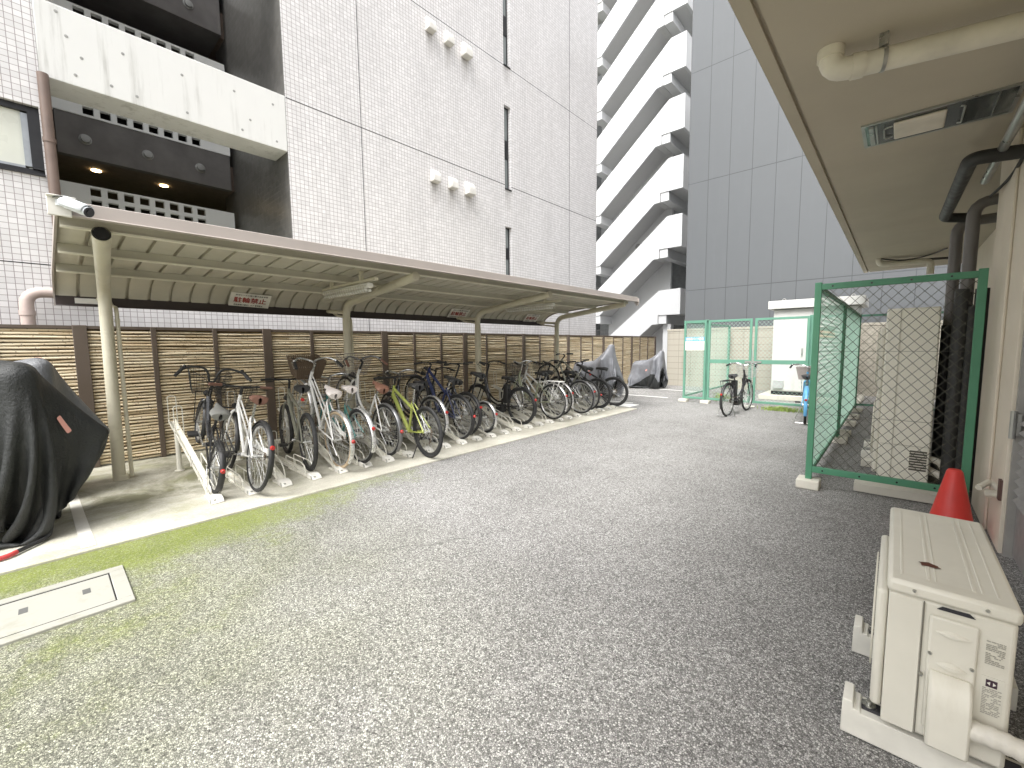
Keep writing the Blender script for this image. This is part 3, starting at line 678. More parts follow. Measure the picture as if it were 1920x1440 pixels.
gt = thing('mesh_gate', 'pale green double gate pen of chain link in front of the block wall', 'gate', (-2.5, 10.72, 0))
YG = 10.72; HG = 1.99
def frame(nm, xa, xb, mid=True, y=YG, th=.05):
    w = MB(); w.box(xa, y-.02, .09, xa+th, y+.02, HG); w.box(xb-th, y-.02, .09, xb, y+.02, HG)
    w.box(xa+th, y-.018, HG-th, xb-th, y+.018, HG); w.box(xa+th, y-.018, .09, xb-th, y+.018, .14)
    if mid: w.box(xa+th, y-.018, .975, xb-th, y+.018, 1.065)
    lf = part(gt, nm, w, M_greenl, bevel=.003)
    part(lf, 'mesh', chain(MB(), (xa+th, y, .14), (1,0,0), (0,0,1), xb-xa-2*th, HG-.14-th, .083, .09, .0018), M_wireg)
    return lf
frame('gate_leaf', -3.36, -2.425); g2_ = frame('gate_leaf', -2.375, -1.36)
w = MB(); w.box(-2.55, YG-.035, 1.0, -2.22, YG-.02, 1.04); part(g2_, 'latch', w, M_steel)
w = MB(); w.tube([(-2.40,YG-.04,.06),(-2.40,YG-.04,1.3)], .012, 8); part(g2_, 'drop_bolt', w, mat('drop_bolt', (.32,.38,.34), .5))
frame('side_panel', -3.93, -3.40, False)
frame('side_panel', -1.33, -.66, False)
for x in (-3.41, -1.345):
    w = MB(); w.box(x-.03, YG+.02, .05, x+.03, YG+.07, HG+.02); part(gt, 'post', w, M_greenl, bevel=.003)
w = MB(); w.box(-3.93, YG+.02, HG-.04, -3.89, 14.4, HG); w.box(-3.93, YG+.02, .12, -3.89, 14.4, .16); w.box(-3.94,14.4,.05,-3.88,14.46,HG); w.box(-3.93,12.5,.05,-3.89,12.54,HG); sp = part(gt, 'side_panel', w, M_greenl)
part(sp, 'mesh', chain(MB(), (-3.91, YG+.02, .16), (0,1,0), (0,0,1), 3.66, HG-.2, .083, .09, .0018), M_wireg)
w = MB(); w.box(-3.95, YG-.02, HG, -3.35, YG+.3, HG+.012); part(gt, 'top_plate', w, M_greenl)
for x, y in ((-3.9,YG),(-3.38,YG)): footing(gt, x, y-.02, .1, .075)
footing(gt, -2.40, YG-.06, .09, .03)
ns = thing('notice_board', 'blue and white parking notice wired to the pale green pen', 'sign', (-3.66, YG-.03, 1.45))
w = MB(); w.box(-3.885,YG-.034,1.28,-3.44,YG-.028,1.50); part(ns, 'board', w, M_sign)
w = MB(); w.box(-3.885,YG-.034,1.50,-3.44,YG-.028,1.60); part(ns, 'header', w, M_signblue)
mw = lambda p: Matrix(((1,0,0,p[0]),(0,0,-1,p[1]),(0,1,0,p[2]),(0,0,0,1)))
text_part(ns, 'lettering', '自転車バイク置場', .07, M_sign, mw((-3.66,YG-.036,1.55)), target=.40, bold=.002)
for i in range(5): text_part(ns, 'small_print', ('・自転車は所定の場所に置くこと','・許可シールを貼ること','・無断駐車は撤去します','・整理整頓にご協力ください','管理組合')[i], .025, mat('faint_ink', (.45,.45,.45), .6), mw((-3.68,YG-.036,1.47-.038*i)), target=.34)

# electrical cabinet behind the pen
M_cab = streak_mat('cabinet_white', (.58,.58,.555), (.38,.36,.31), .5, rough=.4)
cb = thing('electrical_cabinet', 'large white steel electrical cabinet with a flat cap behind the pen', 'cabinet', (-1.5, 12.5, 0))
w = MB(); w.box(-2.36,12.5,.22,-.70,13.7,2.27); bd = part(cb, 'body', w, M_cab, bevel=.01)
w = MB(); w.box(-2.28,12.488,.24,-1.55,12.499,2.2); w.box(-1.54,12.488,.24,-.76,12.499,2.2); dd = part(cb, 'door', w, M_cab, bevel=.004)
w = MB(); w.box(-1.74,12.47,1.17,-1.70,12.488,1.30); w.box(-1.735,12.455,1.13,-1.705,12.488,1.20); part(dd, 'handle', w, M_steel)
w = MB(); w.box(-2.47,12.38,2.28,-.58,13.8,2.48); part(cb, 'roof', w, M_cab, bevel=.008)
w = MB()
for x in (-2.15,-.8): w.tube([(x+.04*math.cos(a), 12.5, 2.48+.05*math.sin(a)) for a in [math.pi*k/8 for k in range(9)]], .01, 6)
part(cb, 'lifting_eye', w, M_steel)
w = MB(); w.box(-2.36,12.55,.12,-.70,13.7,.218); part(cb, 'plinth', w, M_lens)  # black block stands for the shaded gap between body and base
w = MB(); w.box(-2.6,12.35,0,-.55,13.8,.12); part(cb, 'base', w, M_cb, bevel=.01)
w = MB(); w.box(-2.30,12.40,.30,-2.08,12.49,.50); part(cb, 'vent_box', w, mat('vent_box_grey', (.4,.41,.4), .5), bevel=.006)
w = MB(); w.box(-1.42,12.475,1.55,-1.10,12.487,1.80); nb = part(cb, 'notice', w, mat('notice_orange', (.55,.33,.20), .6))
w = MB(); w.box(-1.42,12.47,1.72,-1.10,12.475,1.80); part(nb, 'notice_head', w, mat('notice_dark', (.09,.10,.08), .6))

# ================================================================ outdoor units
M_ac = mat('ac_ivory', (.70,.675,.59), .45, 0, .04, 5, .10, 160, .3, (.50,.45,.35))
M_screw = mat('screw', (.45,.45,.42), .3, .9)
def rbox(x0,y0,z0,x1,y1,z1): w = MB(); w.box(x0,y0,z0,x1,y1,z1); return w
tu = thing('tall_outdoor_unit', 'tall ivory two fan outdoor unit inside the dark green enclosure', 'air conditioner', (.08, 5.95, .08))
part(tu, 'body', rbox(-.09,5.5,.09,.28,6.45,1.76), mat('tall_unit_ivory', (.80,.775,.68), .45, 0, .03, 3), bevel=.014)
part(tu, 'front_panel', rbox(-.13,5.53,.14,-.09,6.42,.93), M_ac, bevel=.012)
part(tu, 'front_panel', rbox(-.13,5.53,.98,-.09,6.42,1.58), M_ac, bevel=.012)
w = MB()
for z0 in (.53, 1.28):
    for k in range(4): w.tube([(-.15, 5.97+(.08+.08*k)*math.cos(a), z0+(.08+.08*k)*math.sin(a)*.85) for a in [2*math.pi*i/20 for i in range(20)]], .005, 4, closed=True)
    w.tube([(-.15,5.65,z0),(-.15,6.29,z0)], .006, 4); w.tube([(-.15,5.97,z0-.28),(-.15,5.97,z0+.28)], .006, 4)
part(tu, 'fan_grille', w, M_ac)
w = MB()
for i in range(8): w.box(.14,5.494,.22+i*.025,.26,5.499,.235+i*.025)
part(tu, 'louvre', w, mat('slot_dark', (.10,.09,.07), .7))
w = MB(); w.box(.01,5.493,.12,.014,5.499,1.74); w.box(-.08,5.493,.45,.27,5.499,.453); part(tu, 'seam', w, mat('seam_tone', (.46,.44,.37), .6))  # thin strips in a duller ivory mark the panel seams
w = MB(); w.tube(arc_pts([(.28,5.6,.33),(.36,5.58,.30),(.42,5.6,.16),(.5,5.7,.12)]), .03, 8); w.tube(arc_pts([(.28,5.62,.22),(.4,5.56,.17),(.52,5.6,.14)]), .035, 8); part(tu, 'lagged_pipe', w, M_ivpipe)
pb = thing('concrete_plinth', 'grey concrete beam carrying the tall outdoor unit', 'plinth', (.06, 5.3, 0))
part(pb, 'beam', rbox(-.245,5.2,.005,.45,5.36,.085), M_cb, bevel=.006)
part(pb, 'beam', rbox(-.245,6.3,.005,.45,6.46,.085), M_cb, bevel=.006)
M_foot = mat('foot_ivory', (.72,.70,.63), .5)
for k, (x, y) in enumerate(((-.2,6.9),(-.2,7.5),(-.15,8.4))):
    t = thing('mounting_foot', ('empty ivory mounting foot on the ground just behind the tall outdoor unit','empty ivory mounting foot, middle of three inside the enclosure','empty ivory mounting foot farthest inside the enclosure')[k], 'mounting foot', (x, y, 0), 'spare mounting feet inside the enclosure')
    part(t, 'block', rbox(x-.07,y-.1,.003,x+.35,y+.1,.09), M_foot, bevel=.01); part(t, 'rail', rbox(x-.05,y-.03,.09,x+.33,y+.03,.12), M_steel)
ac = thing('outdoor_unit', 'ivory air conditioner outdoor unit beside the wall in the foreground', 'air conditioner', (.17, 2.3, .1))
X0, X1, Ya, Yb, Z0, Z1 = .02, .318, 1.885, 2.73, .125, .648
part(ac, 'body', rbox(X0+.004,Ya+.004,Z0,X1-.004,Yb-.004,Z1-.045), M_ac, bevel=.012)
tp = part(ac, 'top_cover', rbox(X0-.003,Ya-.004,Z1-.048,X1+.003,Yb+.004,Z1), M_ac, bevel=.014)
w = MB()
for a_, b_ in ((.095,.105),(.20,.21)): w.box(X0+a_,Ya+.06,Z1-.001,X0+b_,Yb-.06,Z1+.0022); 
w.box(X0+.03,Ya+.055,Z1-.001,X0+.037,Yb-.055,Z1+.002); w.box(X1-.045,Ya+.055,Z1-.001,X1-.038,Yb-.055,Z1+.002); w.box(X0+.115,Ya+.06,Z1-.001,X0+.12,Yb-.06,Z1+.002); w.box(X0+.22,Ya+.06,Z1-.001,X0+.225,Yb-.06,Z1+.002)
part(tp, 'pressed_rib', w, M_ac, bevel=.0015)
w = MB(); rs = random.Random(4); n = 12
w.add([(.125+.034*math.cos(2*math.pi*k/n)*rs.uniform(.5,1.3), 2.075+.022*math.sin(2*math.pi*k/n)*rs.uniform(.5,1.2), Z1+.0032) for k in range(n)], [tuple(range(n))])
part(tp, 'rust_mark', w, mat('rust', (.10,.035,.02), .9))
part(ac, 'front_panel', rbox(X0-.028,Ya+.02,Z0+.03,X0+.003,Yb-.25,Z1-.06), M_ac, bevel=.012)
w = MB()
for k in range(1,8): w.tube([(X0-.034, 2.22+.034*k*math.cos(a), .37+.030*k*math.sin(a)) for a in [2*math.pi*i/24 for i in range(24)]], .003, 4, closed=True)
part(ac, 'fan_grille', w, M_ac)
# right side cover with handle recess and pipe hood
part(ac, 'corner_panel', rbox(X0+.004,Ya-.001,Z0+.002,X0+.088,Ya+.004,Z1-.05), M_ac, bevel=.002)
cv = part(ac, 'service_cover', rbox(X0+.105,Ya-.010,.17,X1-.082,Ya+.004,Z1-.085), M_ac, bevel=.007)
w = MB()
zt, zb = .385, .15
prof = [(0,0),(-.012,-.004),(-.045,-.035),(-.058,-.09),(-.060,-.235),(0,-.235)]
w.prism([(Ya-.008+a_, zt+b_) for a_, b_ in prof], 0, X0+.112, X1-.088); part(cv, 'pipe_hood', w, M_ac, bevel=.010)
def lens_shape(w, xa, xb, zc, dep, hh, droop):
    rows = []
    for i in range(9):
        t = i/8; x = xa+(xb-xa)*t; k = math.sin(math.pi*t); rows.append([(x, Ya-.0105-dep*k*q, zc+hh*k*(1-2*s_)-droop*k*0) for s_, q in ((0,0),(.3,.9),(.7,1),(1,0))])
    w.grid(rows, True)
w = MB(); lens_shape(w, X0+.118, X1-.095, .515, .012, .011, 0); lens_shape(w, X0+.125, X1-.10, .408, .014, .014, 0); part(cv, 'handle_recess', w, M_ac)
w = MB()
for x, z in ((X0+.112,.435),(X1-.092,.425),(X0+.095,.35),(X0+.118,.175)): w.lathe([(.0001,-.006),(.004,-.006),(.0055,-.001),(.0055,.006)], 10, (x, Ya-.010, z), 1)
for x in (X0+.065, X1-.07): w.lathe([(.0001,-.006),(.004,-.006),(.0055,-.001),(.0055,.006)], 10, (x, Ya-.004, Z1-.022), 1)
part(ac, 'screw', w, M_screw)
w = MB(); w.prism([(X0+.12,Z1-.062),(X0+.132,Z1-.050),(X1-.105,Z1-.050),(X1-.092,Z1-.062)], 1, Ya-.0035, Ya-.001); part(ac, 'lift_slot', w, M_lens)
w = MB(); w.box(X0+.0895,Ya-.0015,Z0+.01,X0+.0925,Ya+.0055,Z1-.052); part(ac, 'seam', w, mat('seam_dark', (.16,.15,.12), .7))
w = MB(); w.box(X1-.070,Ya+.0022,.285,X1-.022,Ya+.0032,.415); lb = part(ac, 'data_label', w, mat('label_film', (.66,.64,.56), .4))
w = MB(); w.box(X1-.060,Ya+.0012,.383,X1-.036,Ya+.0020,.406); part(lb, 'emblem_ground', w, mat('emblem_ink', (.05,.025,.04), .5))
w = MB(); cx, cz = X1-.048, .3945
for s_ in (-1,1): w.add([(cx+s_*.010,Ya+.0008,cz),(cx+s_*.003,Ya+.0008,cz-.006),(cx+s_*.003,Ya+.0008,cz+.006)], [(0,1,2)])
part(lb, 'emblem', w, M_sign)
rs = random.Random(9)
for (xa, xb, za, zb_) in ((X1-.066,X1-.026,.292,.378),(X1-.066,X1-.026,.455,.53)):
    z = zb_; w = MB()
    while z > za:
        x = xa
        while x < xb-.004:
            L = rs.uniform(.003,.012); 
            if rs.random() < .8: w.box(x,Ya+.0010,z-.0028,min(x+L,xb),Ya+.0018,z)
            x += L+.0015
        z -= .0055
    part(ac, 'printed_text', w, mat('grey_ink', (.36,.345,.30), .6))
hose = thing('wrapped_pipe', 'ivory tape wrapped pipe running out of the foreground outdoor unit', 'pipe', (.3, 1.85, .22))
pts = arc_pts([(X1-.10,Ya-.035,.245),(X1-.02,Ya-.04,.25),(X1+.08,Ya-.03,.235),(X1+.26,Ya+.02,.22)], 10)
w = MB(); w.tube(pts, [.030+.0015*math.sin(i*1.9) for i in range(len(pts))], 14); part(hose, 'wrap', w, mat('wrap_tape', (.66,.63,.56), .5, 0, .08, 30, .4, 60))
for k, (yy, lab) in enumerate(((1.955,'ivory plastic mounting foot under the near end of the foreground outdoor unit'),(2.50,'ivory plastic mounting foot under the far end of the foreground outdoor unit'))):
    t = thing('mounting_foot', lab, 'mounting foot', (.15, yy, 0), 'feet under the foreground outdoor unit')
    w = MB(); w.prism([(-.085,.004),(.42,.004),(.42,.10),(-.03,.10),(-.03,.108),(-.05,.108),(-.052,.135),(-.082,.135)], 1, yy-.055, yy+.055); part(t, 'block', w, M_foot, bevel=.008)
    w = MB(); w.box(-.028,yy-.022,.101,.36,yy+.022,.112); part(t, 'rail_slot', w, M_lens)
    w = MB(); w.lathe([(.020,.112),(.020,.118),(.009,.119),(.009,.130),(.0001,.131)], 14, (-.008, yy, 0)); part(t, 'bolt', w, M_screw)

# traffic cone
M_cone = mat('cone_red', (.62,.045,.035), .45, 0, .1, 5)
tc = thing('traffic_cone', 'plain red plastic traffic cone behind the foreground outdoor unit', 'cone', (.375, 4.6, 0))
w = MB(); w.lathe([(.14,.03),(.128,.05),(.046,.455),(.036,.472),(.0001,.474)], 32, (.375,4.6,0)); part(tc, 'cone_body', w, M_cone)
w = MB(); w.box(.20,4.42,0,.55,4.78,.03); part(tc, 'cone_base', w, M_cone, bevel=.012)

# manhole-type handhole cover
M_hh = streak_mat('handhole_concrete', (.33,.325,.285), (.19,.19,.12), .9)
hh = thing('drain_cover', 'pale concrete drain cover with two lifting slots in the mossy asphalt', 'drain cover', (-3.5, -.1, 0))
A_, B_, C_, D_ = (-3.77,.265), (-3.19,.255), (-3.19,-1.0), (-3.79,-1.0)
w = MB(); x0, x1 = -3.78, -3.19
w.box(x0,-1.2,-.02,x0+.07,.262,.014); w.box(x1-.07,-1.2,-.02,x1,.262,.014); w.box(x0+.07,.191,-.02,x1-.07,.262,.014); part(hh, 'frame', w, M_hh, bevel=.004)
w = MB(); w.box(x0+.083,-1.2,-.02,x1-.083,.1855,.010); lid = part(hh, 'lid', w, M_hh, bevel=.003)
w = MB()
for y in (.06,-.19): w.box(-3.56,y,.0102,-3.49,y+.035,.0115)
part(lid, 'lifting_slot', w, mat('slot_grey', (.10,.10,.095), .8))
w = MB(); w.box(x0+.0705,-1.2,.002,x0+.0825,.195,.0096); w.box(x1-.0825,-1.2,.002,x1-.0705,.195,.0096); w.box(x0+.083,.186,.002,x1-.083,.1905,.0096); part(hh, 'joint', w, M_lens)

# weeds by the gate
def tuft(name, label, cx, cy, sx, sy, n, h, seed):
    rs = random.Random(seed); w = MB()
    for i in range(n):
        x, y = cx+rs.gauss(0,sx), cy+rs.gauss(0,sy); a = rs.uniform(0,2*math.pi); L = h*rs.uniform(.4,1.1); b_ = L*rs.uniform(.3,.9); wd = .005
        dx, dy = math.cos(a), math.sin(a); px, py = -dy*wd, dx*wd
        w.add([(x-px,y-py,0),(x+px,y+py,0),(x+dx*b_*.4+px,y+dy*b_*.4+py,L*.7),(x+dx*b_*.4-px,y+dy*b_*.4-py,L*.7),(x+dx*b_,y+dy*b_,L*.85)], [(0,1,2,3),(3,2,4)])
    return solo(name, w, mat('weed_green', (.22,.30,.07), .6, 0, .35, 9), label, 'weeds', kind='stuff')
tuft('weeds', 'low green weeds in front of the right gate leaf', -1.72, 10.45, .2, .07, 420, .11, 1)
tuft('weeds', 'small green weeds inside the pen by its left post', -3.2, 11.5, .1, .15, 200, .22, 2)
# ================================================================ bicycles
M_tyre = mat('tyre_black', (.022,.022,.022), .75, 0, .15, 12); M_tyrec = mat('tyre_tan', (.42,.33,.22), .7)
M_tyreg = mat('tyre_grey', (.10,.09,.08), .8)
M_rim = mat('rim_alloy', (.60,.60,.59), .3, .85); M_rimd = mat('rim_dark', (.05,.05,.05), .4, .5)
M_spoke = mat('spoke', (.62,.62,.60), .35, .7)
M_chrome = mat('bright_alloy', (.58,.58,.57), .25, .9); M_blk = mat('black_plastic', (.022,.022,.022), .5); M_blkp = mat('black_paint', (.018,.018,.02), .25, 0, .1, 4, coat=.5)
M_whitef = mat('white_frame', (.78,.77,.74), .3, 0, .04, 4, coat=.4); M_olive = mat('olive_frame', (.30,.32,.22), .35, .2); M_greyf = mat('grey_green_frame', (.25,.25,.20), .35, .3)
M_teal = mat('teal_frame', (.10,.28,.26), .35); M_lime = mat('lime_frame', (.42,.47,.12), .35); M_navy = mat('navy_frame', (.025,.035,.10), .3); M_bluef = mat('sky_blue_frame', (.12,.36,.60), .35)
M_silverf = mat('silver_fender', (.62,.62,.61), .3, .7); M_gunm = mat('gunmetal_fender', (.20,.20,.20), .35, .6)
M_brsad = mat('brown_saddle', (.17,.085,.06), .55); M_tan = mat('tan_saddle', (.27,.135,.09), .5); M_blsad = mat('black_saddle', (.03,.03,.03), .5); M_grsad = mat('grey_saddle', (.17,.17,.155), .7); M_whsad = mat('white_saddle', (.72,.66,.62), .5)
M_basb = mat('basket_black', (.03,.03,.03), .5); M_basbr = mat('basket_brown', (.12,.085,.055), .7); M_basg = mat('basket_grey', (.30,.27,.25), .6); M_bassil = mat('basket_silver', (.5,.5,.48), .35, .7)
M_refl = mat('red_reflector', (.42,.03,.025), .2)
_wc = {}
def wheel_meshes(r, fat, mt, mr):
    k = (r, fat, mt.name, mr.name)
    if k in _wc: return _wc[k]
    t = MB(); Rr = r-fat; t.tube([(Rr*math.cos(a),0,Rr*math.sin(a)) for a in [2*math.pi*i/40 for i in range(40)]], fat, 8, closed=True)
    rim = MB(); R2 = r-2*fat-.004; rows = []
    for dx, dr in ((-.011,.006),(-.011,-.008),(-.006,-.014),(.006,-.014),(.011,-.008),(.011,.006)): rows.append([((R2+dr)*math.cos(a),dx,(R2+dr)*math.sin(a)) for a in [2*math.pi*i/40 for i in range(41)]])
    rim.grid(rows)
    sp = MB()
    for i in range(32):
        a = 2*math.pi*i/32; s_ = .028 if i % 2 else -.028; b_ = a+(.55 if (i//2) % 2 else -.55)
        sp.tube([(.02*math.cos(b_),s_,.02*math.sin(b_)),((R2-.01)*math.cos(a),0,(R2-.01)*math.sin(a))], .0016, 3, False)
    sp.lathe([(.006,-.055),(.010,-.04),(.022,-.032),(.022,-.028),(.013,-.022),(.013,.022),(.022,.028),(.022,.032),(.010,.04),(.006,.055)], 12, axis=1)
    _wc[k] = (mesh_of('tyre',t,mt), mesh_of('rim',rim,mr), mesh_of('spokes',sp,M_spoke)); return _wc[k]
def bike(label, pos, yaw_deg, pitch=0, lean=0, style='step', r=.33, wb=1.06, frame=M_blkp, tyre=M_tyre, rim=M_rim, fat=.019, fender=None, saddle=M_blsad, sad_z=.88,
         bar='swept', bar_z=1.0, bar_m=M_chrome, basket=None, rack=None, refl='fender', guard=None, stand=None, steer=0, battery=False, group='bicycles parked in the slanted racks', lamp=True):
    o = thing('bicycle', label, 'bicycle', pos, group)
    o.matrix_world = Matrix.Translation(pos) @ Matrix.Rotation(R(yaw_deg), 4, 'Z') @ Matrix.Rotation(-R(pitch), 4, 'Y') @ Matrix.Rotation(R(lean), 4, 'X')
    L = lambda n_, mb, m, p=None, **k: part(p or o, n_, mb, m, world=False, **k)
    mini = style == 'mini'
    F = Vector((wb,0,r)); BB = Vector((wb*.43,0,.285 if r > .3 else .27)); ca = math.tan(R(20))
    zb = r+.385 if r > .3 else .60; Hb = Vector((wb-.05-(zb-r)*ca, 0, zb)); ht = .15 if r > .3 else .13; Ht = Hb+Vector((-ht*ca,0,ht))
    sz = .70 if not mini else .52; Sc = Vector((BB.x-(sz-BB.z)*.30, 0, sz)); sdx = BB.x-(sad_z-BB.z)*.30
    f = MB()
    f.tube([Hb-Vector((-.01*ca*2,0,.02)), Ht+Vector((-.01*ca*2,0,.02))], .019, 10)
    if style == 'diamond':
        f.tube([Ht+(Hb-Ht)*.2, Sc+Vector((0,0,-.03))], .0165, 10); f.tube([Hb+(Ht-Hb)*.25, BB], .021, 10)
    elif style == 'mtb':
        f.tube([Ht+(Hb-Ht)*.2, Sc+Vector((0,0,-.10))], .021, 10); f.tube([Hb+(Ht-Hb)*.25, BB], .027, 10)
    elif style == 'mini':
        f.tube(arc_pts([Hb+(Ht-Hb)*.3, (BB.x+.22,0,.40), BB+Vector((.02,0,.06)), Sc+Vector((.05,0,-.14))]), .024, 10)
    elif style == 'mixte':
        for s_ in (-1,1): f.tube([Ht+(Hb-Ht)*.3+Vector((0,s_*.016,0)), Sc+Vector((.03,s_*.02,-.18)), Vector((0,s_*.06,r+.01))], .009, 8)
        f.tube([Hb+(Ht-Hb)*.25, BB], .017, 10)
    else:
        mid = BB+Vector((.12,0,.03)); f.tube(arc_pts([Hb+(Ht-Hb)*.55, (BB.x+.30,0,.50), mid+Vector((-.02,0,.06)), BB+Vector((-.06,0,.12))]), .0165, 10)
        f.tube(arc_pts([Hb+(Ht-Hb)*.15, (BB.x+.32,0,.42), (BB.x+.10,0,.30), BB]), .019, 10)
    f.tube([BB, Sc], .0165, 10)
    for s_ in (-1,1):
        f.tube([BB+Vector((-.03,s_*.03,0)), (.0,s_*.062,r)], .0095, 8)
        f.tube([Sc+Vector((0,s_*.018,-.02)), (.0,s_*.062,r+.01)], .0085, 8)
    f.lathe([(.022,-.036),(.022,.036)], 12, BB, 1)
    fr = L('frame', f, frame)
    p = MB(); p.tube([Sc-Vector((0,0,.06)), (sdx,0,sad_z-.03)], .013, 10); L('seat_post', p, M_chrome if frame != M_blkp else M_blk)
    w = MB(); rows = []
    for t_, hw, dz in ((-.13,.015,-.02),(-.125,.075,-.012),(-.09,.092,.002),(-.03,.078,.004),(.04,.038,0),(.11,.022,-.002),(.145,.014,-.010),(.15,.004,-.02)):
        rows.append([(sdx+t_, hw*math.cos(a), sad_z+dz+.028*math.sin(a)*(1 if math.sin(a) > 0 else .9+.9*abs(t_<-.02))) for a in [2*math.pi*k/12 for k in range(13)]])
    w.grid(rows); w.tube([(sdx-.09,0,sad_z-.03),(sdx+.06,0,sad_z-.03)], .012, 6)
    L('saddle', w, saddle)
    def wheel(c, st=0):
        mt_, mr_, ms_ = wheel_meshes(r, fat, tyre, rim)
        w_ = bpy.data.objects.new('wheel', ms_); C.objects.link(w_); w_.parent = o; w_.location = c; w_.rotation_euler = (0, random.uniform(0,6), 0)
        for n_, me in (('tyre',mt_),('rim',mr_)):
            k = bpy.data.objects.new(n_, me); C.objects.link(k); k.parent = w_
    wheel((0,0,r)); wheel(tuple(F))
    fk = MB(); fk.tube([Hb+Vector((-.01,0,.03)), Hb+Vector((.012,0,-.03))], .018, 8)
    for s_ in (-1,1): fk.tube(arc_pts([Hb+Vector((.008,s_*.02,-.01)), Hb+Vector((.02,s_*.048,-.05)), Hb+(F-Hb)*.6+Vector((-.008,s_*.05,0)), F+Vector((0,s_*.052,0))]), [.014]*6+[.012]*6+[.009]*7, 8)
    L('fork', fk, M_blk if style == 'mtb' else frame)
    # bars
    Sx = Ht.x-(bar_z-Ht.z)*ca; hb = MB()
    st = MB(); st.tube([Ht, (Sx,0,bar_z-.02)], .014, 10); st.tube([(Sx-.005,0,bar_z-.02),(Sx+.05,0,bar_z)], .014, 8); L('stem', st, M_chrome if bar_m == M_chrome else M_blk)
    bx = Sx+.05
    if bar == 'swept': half = [(bx,.0,bar_z),(bx+.03,.07,bar_z+.02),(bx+.01,.17,bar_z+.045),(bx-.08,.25,bar_z+.03),(bx-.20,.275,bar_z-.005)]
    elif bar == 'high': half = [(bx,.02,bar_z),(bx,.05,bar_z+.10),(bx+.01,.10,bar_z+.145),(bx-.01,.20,bar_z+.15),(bx-.07,.29,bar_z+.125),(bx-.13,.33,bar_z+.09)]
    elif bar == 'moustache': half = [(bx,0,bar_z),(bx+.0,.1,bar_z),(bx-.03,.2,bar_z+.01),(bx-.14,.28,bar_z)]
    else: half = [(bx,0,bar_z),(bx,.1,bar_z+.005),(bx-.015,.2,bar_z+.01),(bx-.04,.30,bar_z+.01)]
    full = [(x,-y,z) for x,y,z in reversed(half)]+(half[1:] if half[0][1] == 0 else half); hb.tube(arc_pts(full), .0115, 8)
    ho = L('handlebar', hb, bar_m)
    for s_ in (-1,1):
        gp = MB(); a, b_ = Vector(half[-1]), Vector(half[-2]); e = a+(b_-a).normalized()*.115; e.y *= s_; a.y *= s_; gp.tube([a+(a-e).normalized()*.01, e], .0165, 10); L('grip', gp, M_brsad if saddle in (M_brsad, M_tan) else M_blk, ho)
        lv = MB(); d_ = (e-a).normalized(); q_ = e+d_*.03; lv.tube([q_+Vector((0,0,-.01)), q_+Vector((.05,s_*.01,-.03)), a+Vector((.055,s_*.0,-.035))+d_*.02], .006, 6); lv.sphere(q_, .018, 8, 6); L('brake_lever', lv, M_blk if bar_m != M_chrome else M_chrome, ho)
    cb_ = MB()
    for s_ in (-1,1):
        q_ = Vector(half[-2]); q_.y *= s_; cb_.tube(arc_pts([q_, q_+Vector((.14,-.03*s_,.0 if bar != 'flat' else .02)), (Ht.x+.11,s_*.03,Ht.z+.06), (Ht.x+.05,s_*.02,Ht.z-.06), Hb+Vector((.0,s_*.02,-.05))]), .0028, 5, False)
    L('cable', cb_, M_blk)
    cr = MB(); cr.lathe([(.088,-.052),(.088,-.048),(.06,-.048),(.06,-.052)], 28, BB, 1, False); cr.lathe([(.02,-.06),(.02,.06)], 10, BB, 1)
    for i in range(5):
        a = 2*math.pi*i/5; cr.tube([BB+Vector((0,-.05,0)), BB+Vector((.07*math.cos(a),-.05,.07*math.sin(a)))], .006, 5)
    ang = random.uniform(-.5,.7)
    for s_ in (-1,1): cr.tube([BB+Vector((0,s_*.06,0)), BB+Vector((s_*.165*math.cos(ang),s_*.075,s_*.165*math.sin(ang)))], .0095, 6)
    co = L('crank', cr, M_chrome)
    for s_ in (-1,1):
        c_ = BB+Vector((s_*.165*math.cos(ang),s_*.13,s_*.165*math.sin(ang))); pd = MB(); pd.box(c_.x-.045,c_.y-.045,c_.z-.013,c_.x+.045,c_.y+.045,c_.z+.013); L('pedal', pd, M_blk, co, bevel=.004)
    ch = MB(); ch.lathe([(.035,-.052),(.035,-.044)], 16, (0,0,r), 1); ch.bar((BB.x,-.05,BB.z+.086),(0,-.05,r+.034),.006,.008); ch.bar((BB.x,-.05,BB.z-.086),(0,-.05,r-.034),.006,.008)
    if style == 'mtb':
        ch.lathe([(.045,-.046),(.02,-.03)], 16, (0,0,r), 1); ch.tube([(0.01,-.055,r-.04),(.02,-.058,r-.11),(.05,-.055,r-.17)], .012, 6)
    L('chain', ch, mat('chain_rust', (.16,.12,.08), .5, .6))
    if guard: 
        w = MB(); w.bar((BB.x+.09,-.066,BB.z+.075),(-.03,-.066,r+.045),.012,.07); L('chain_guard', w, guard)
    def arcf(c, a0, a1, hw=.026, rr=r+.018):
        w_ = MB(); rows = []
        for i in range(25):
            a = R(a0+(a1-a0)*i/24); rows.append([(c[0]+(rr+dz)*math.cos(a), y, c[2]+(rr+dz)*math.sin(a)) for y, dz in ((-hw,-.012),(-hw*.6,-.002),(0,.002),(hw*.6,-.002),(hw,-.012))])
        w_.grid(rows)
        for s_ in (-1,1): w_.tube([(c[0],s_*.06,c[2]), (c[0]+rr*math.cos(R(a0+.8*(a1-a0))),s_*hw,c[2]+rr*math.sin(R(a0+.8*(a1-a0))))], .003, 4, False)
        return w_
    if fender:
        fd = L('fender', arcf((0,0,r), 40, 205), fender); ff = L('fender', arcf(tuple(F), 150, 25, .024) if False else arcf(tuple(F), 45, 190, .024), fender)
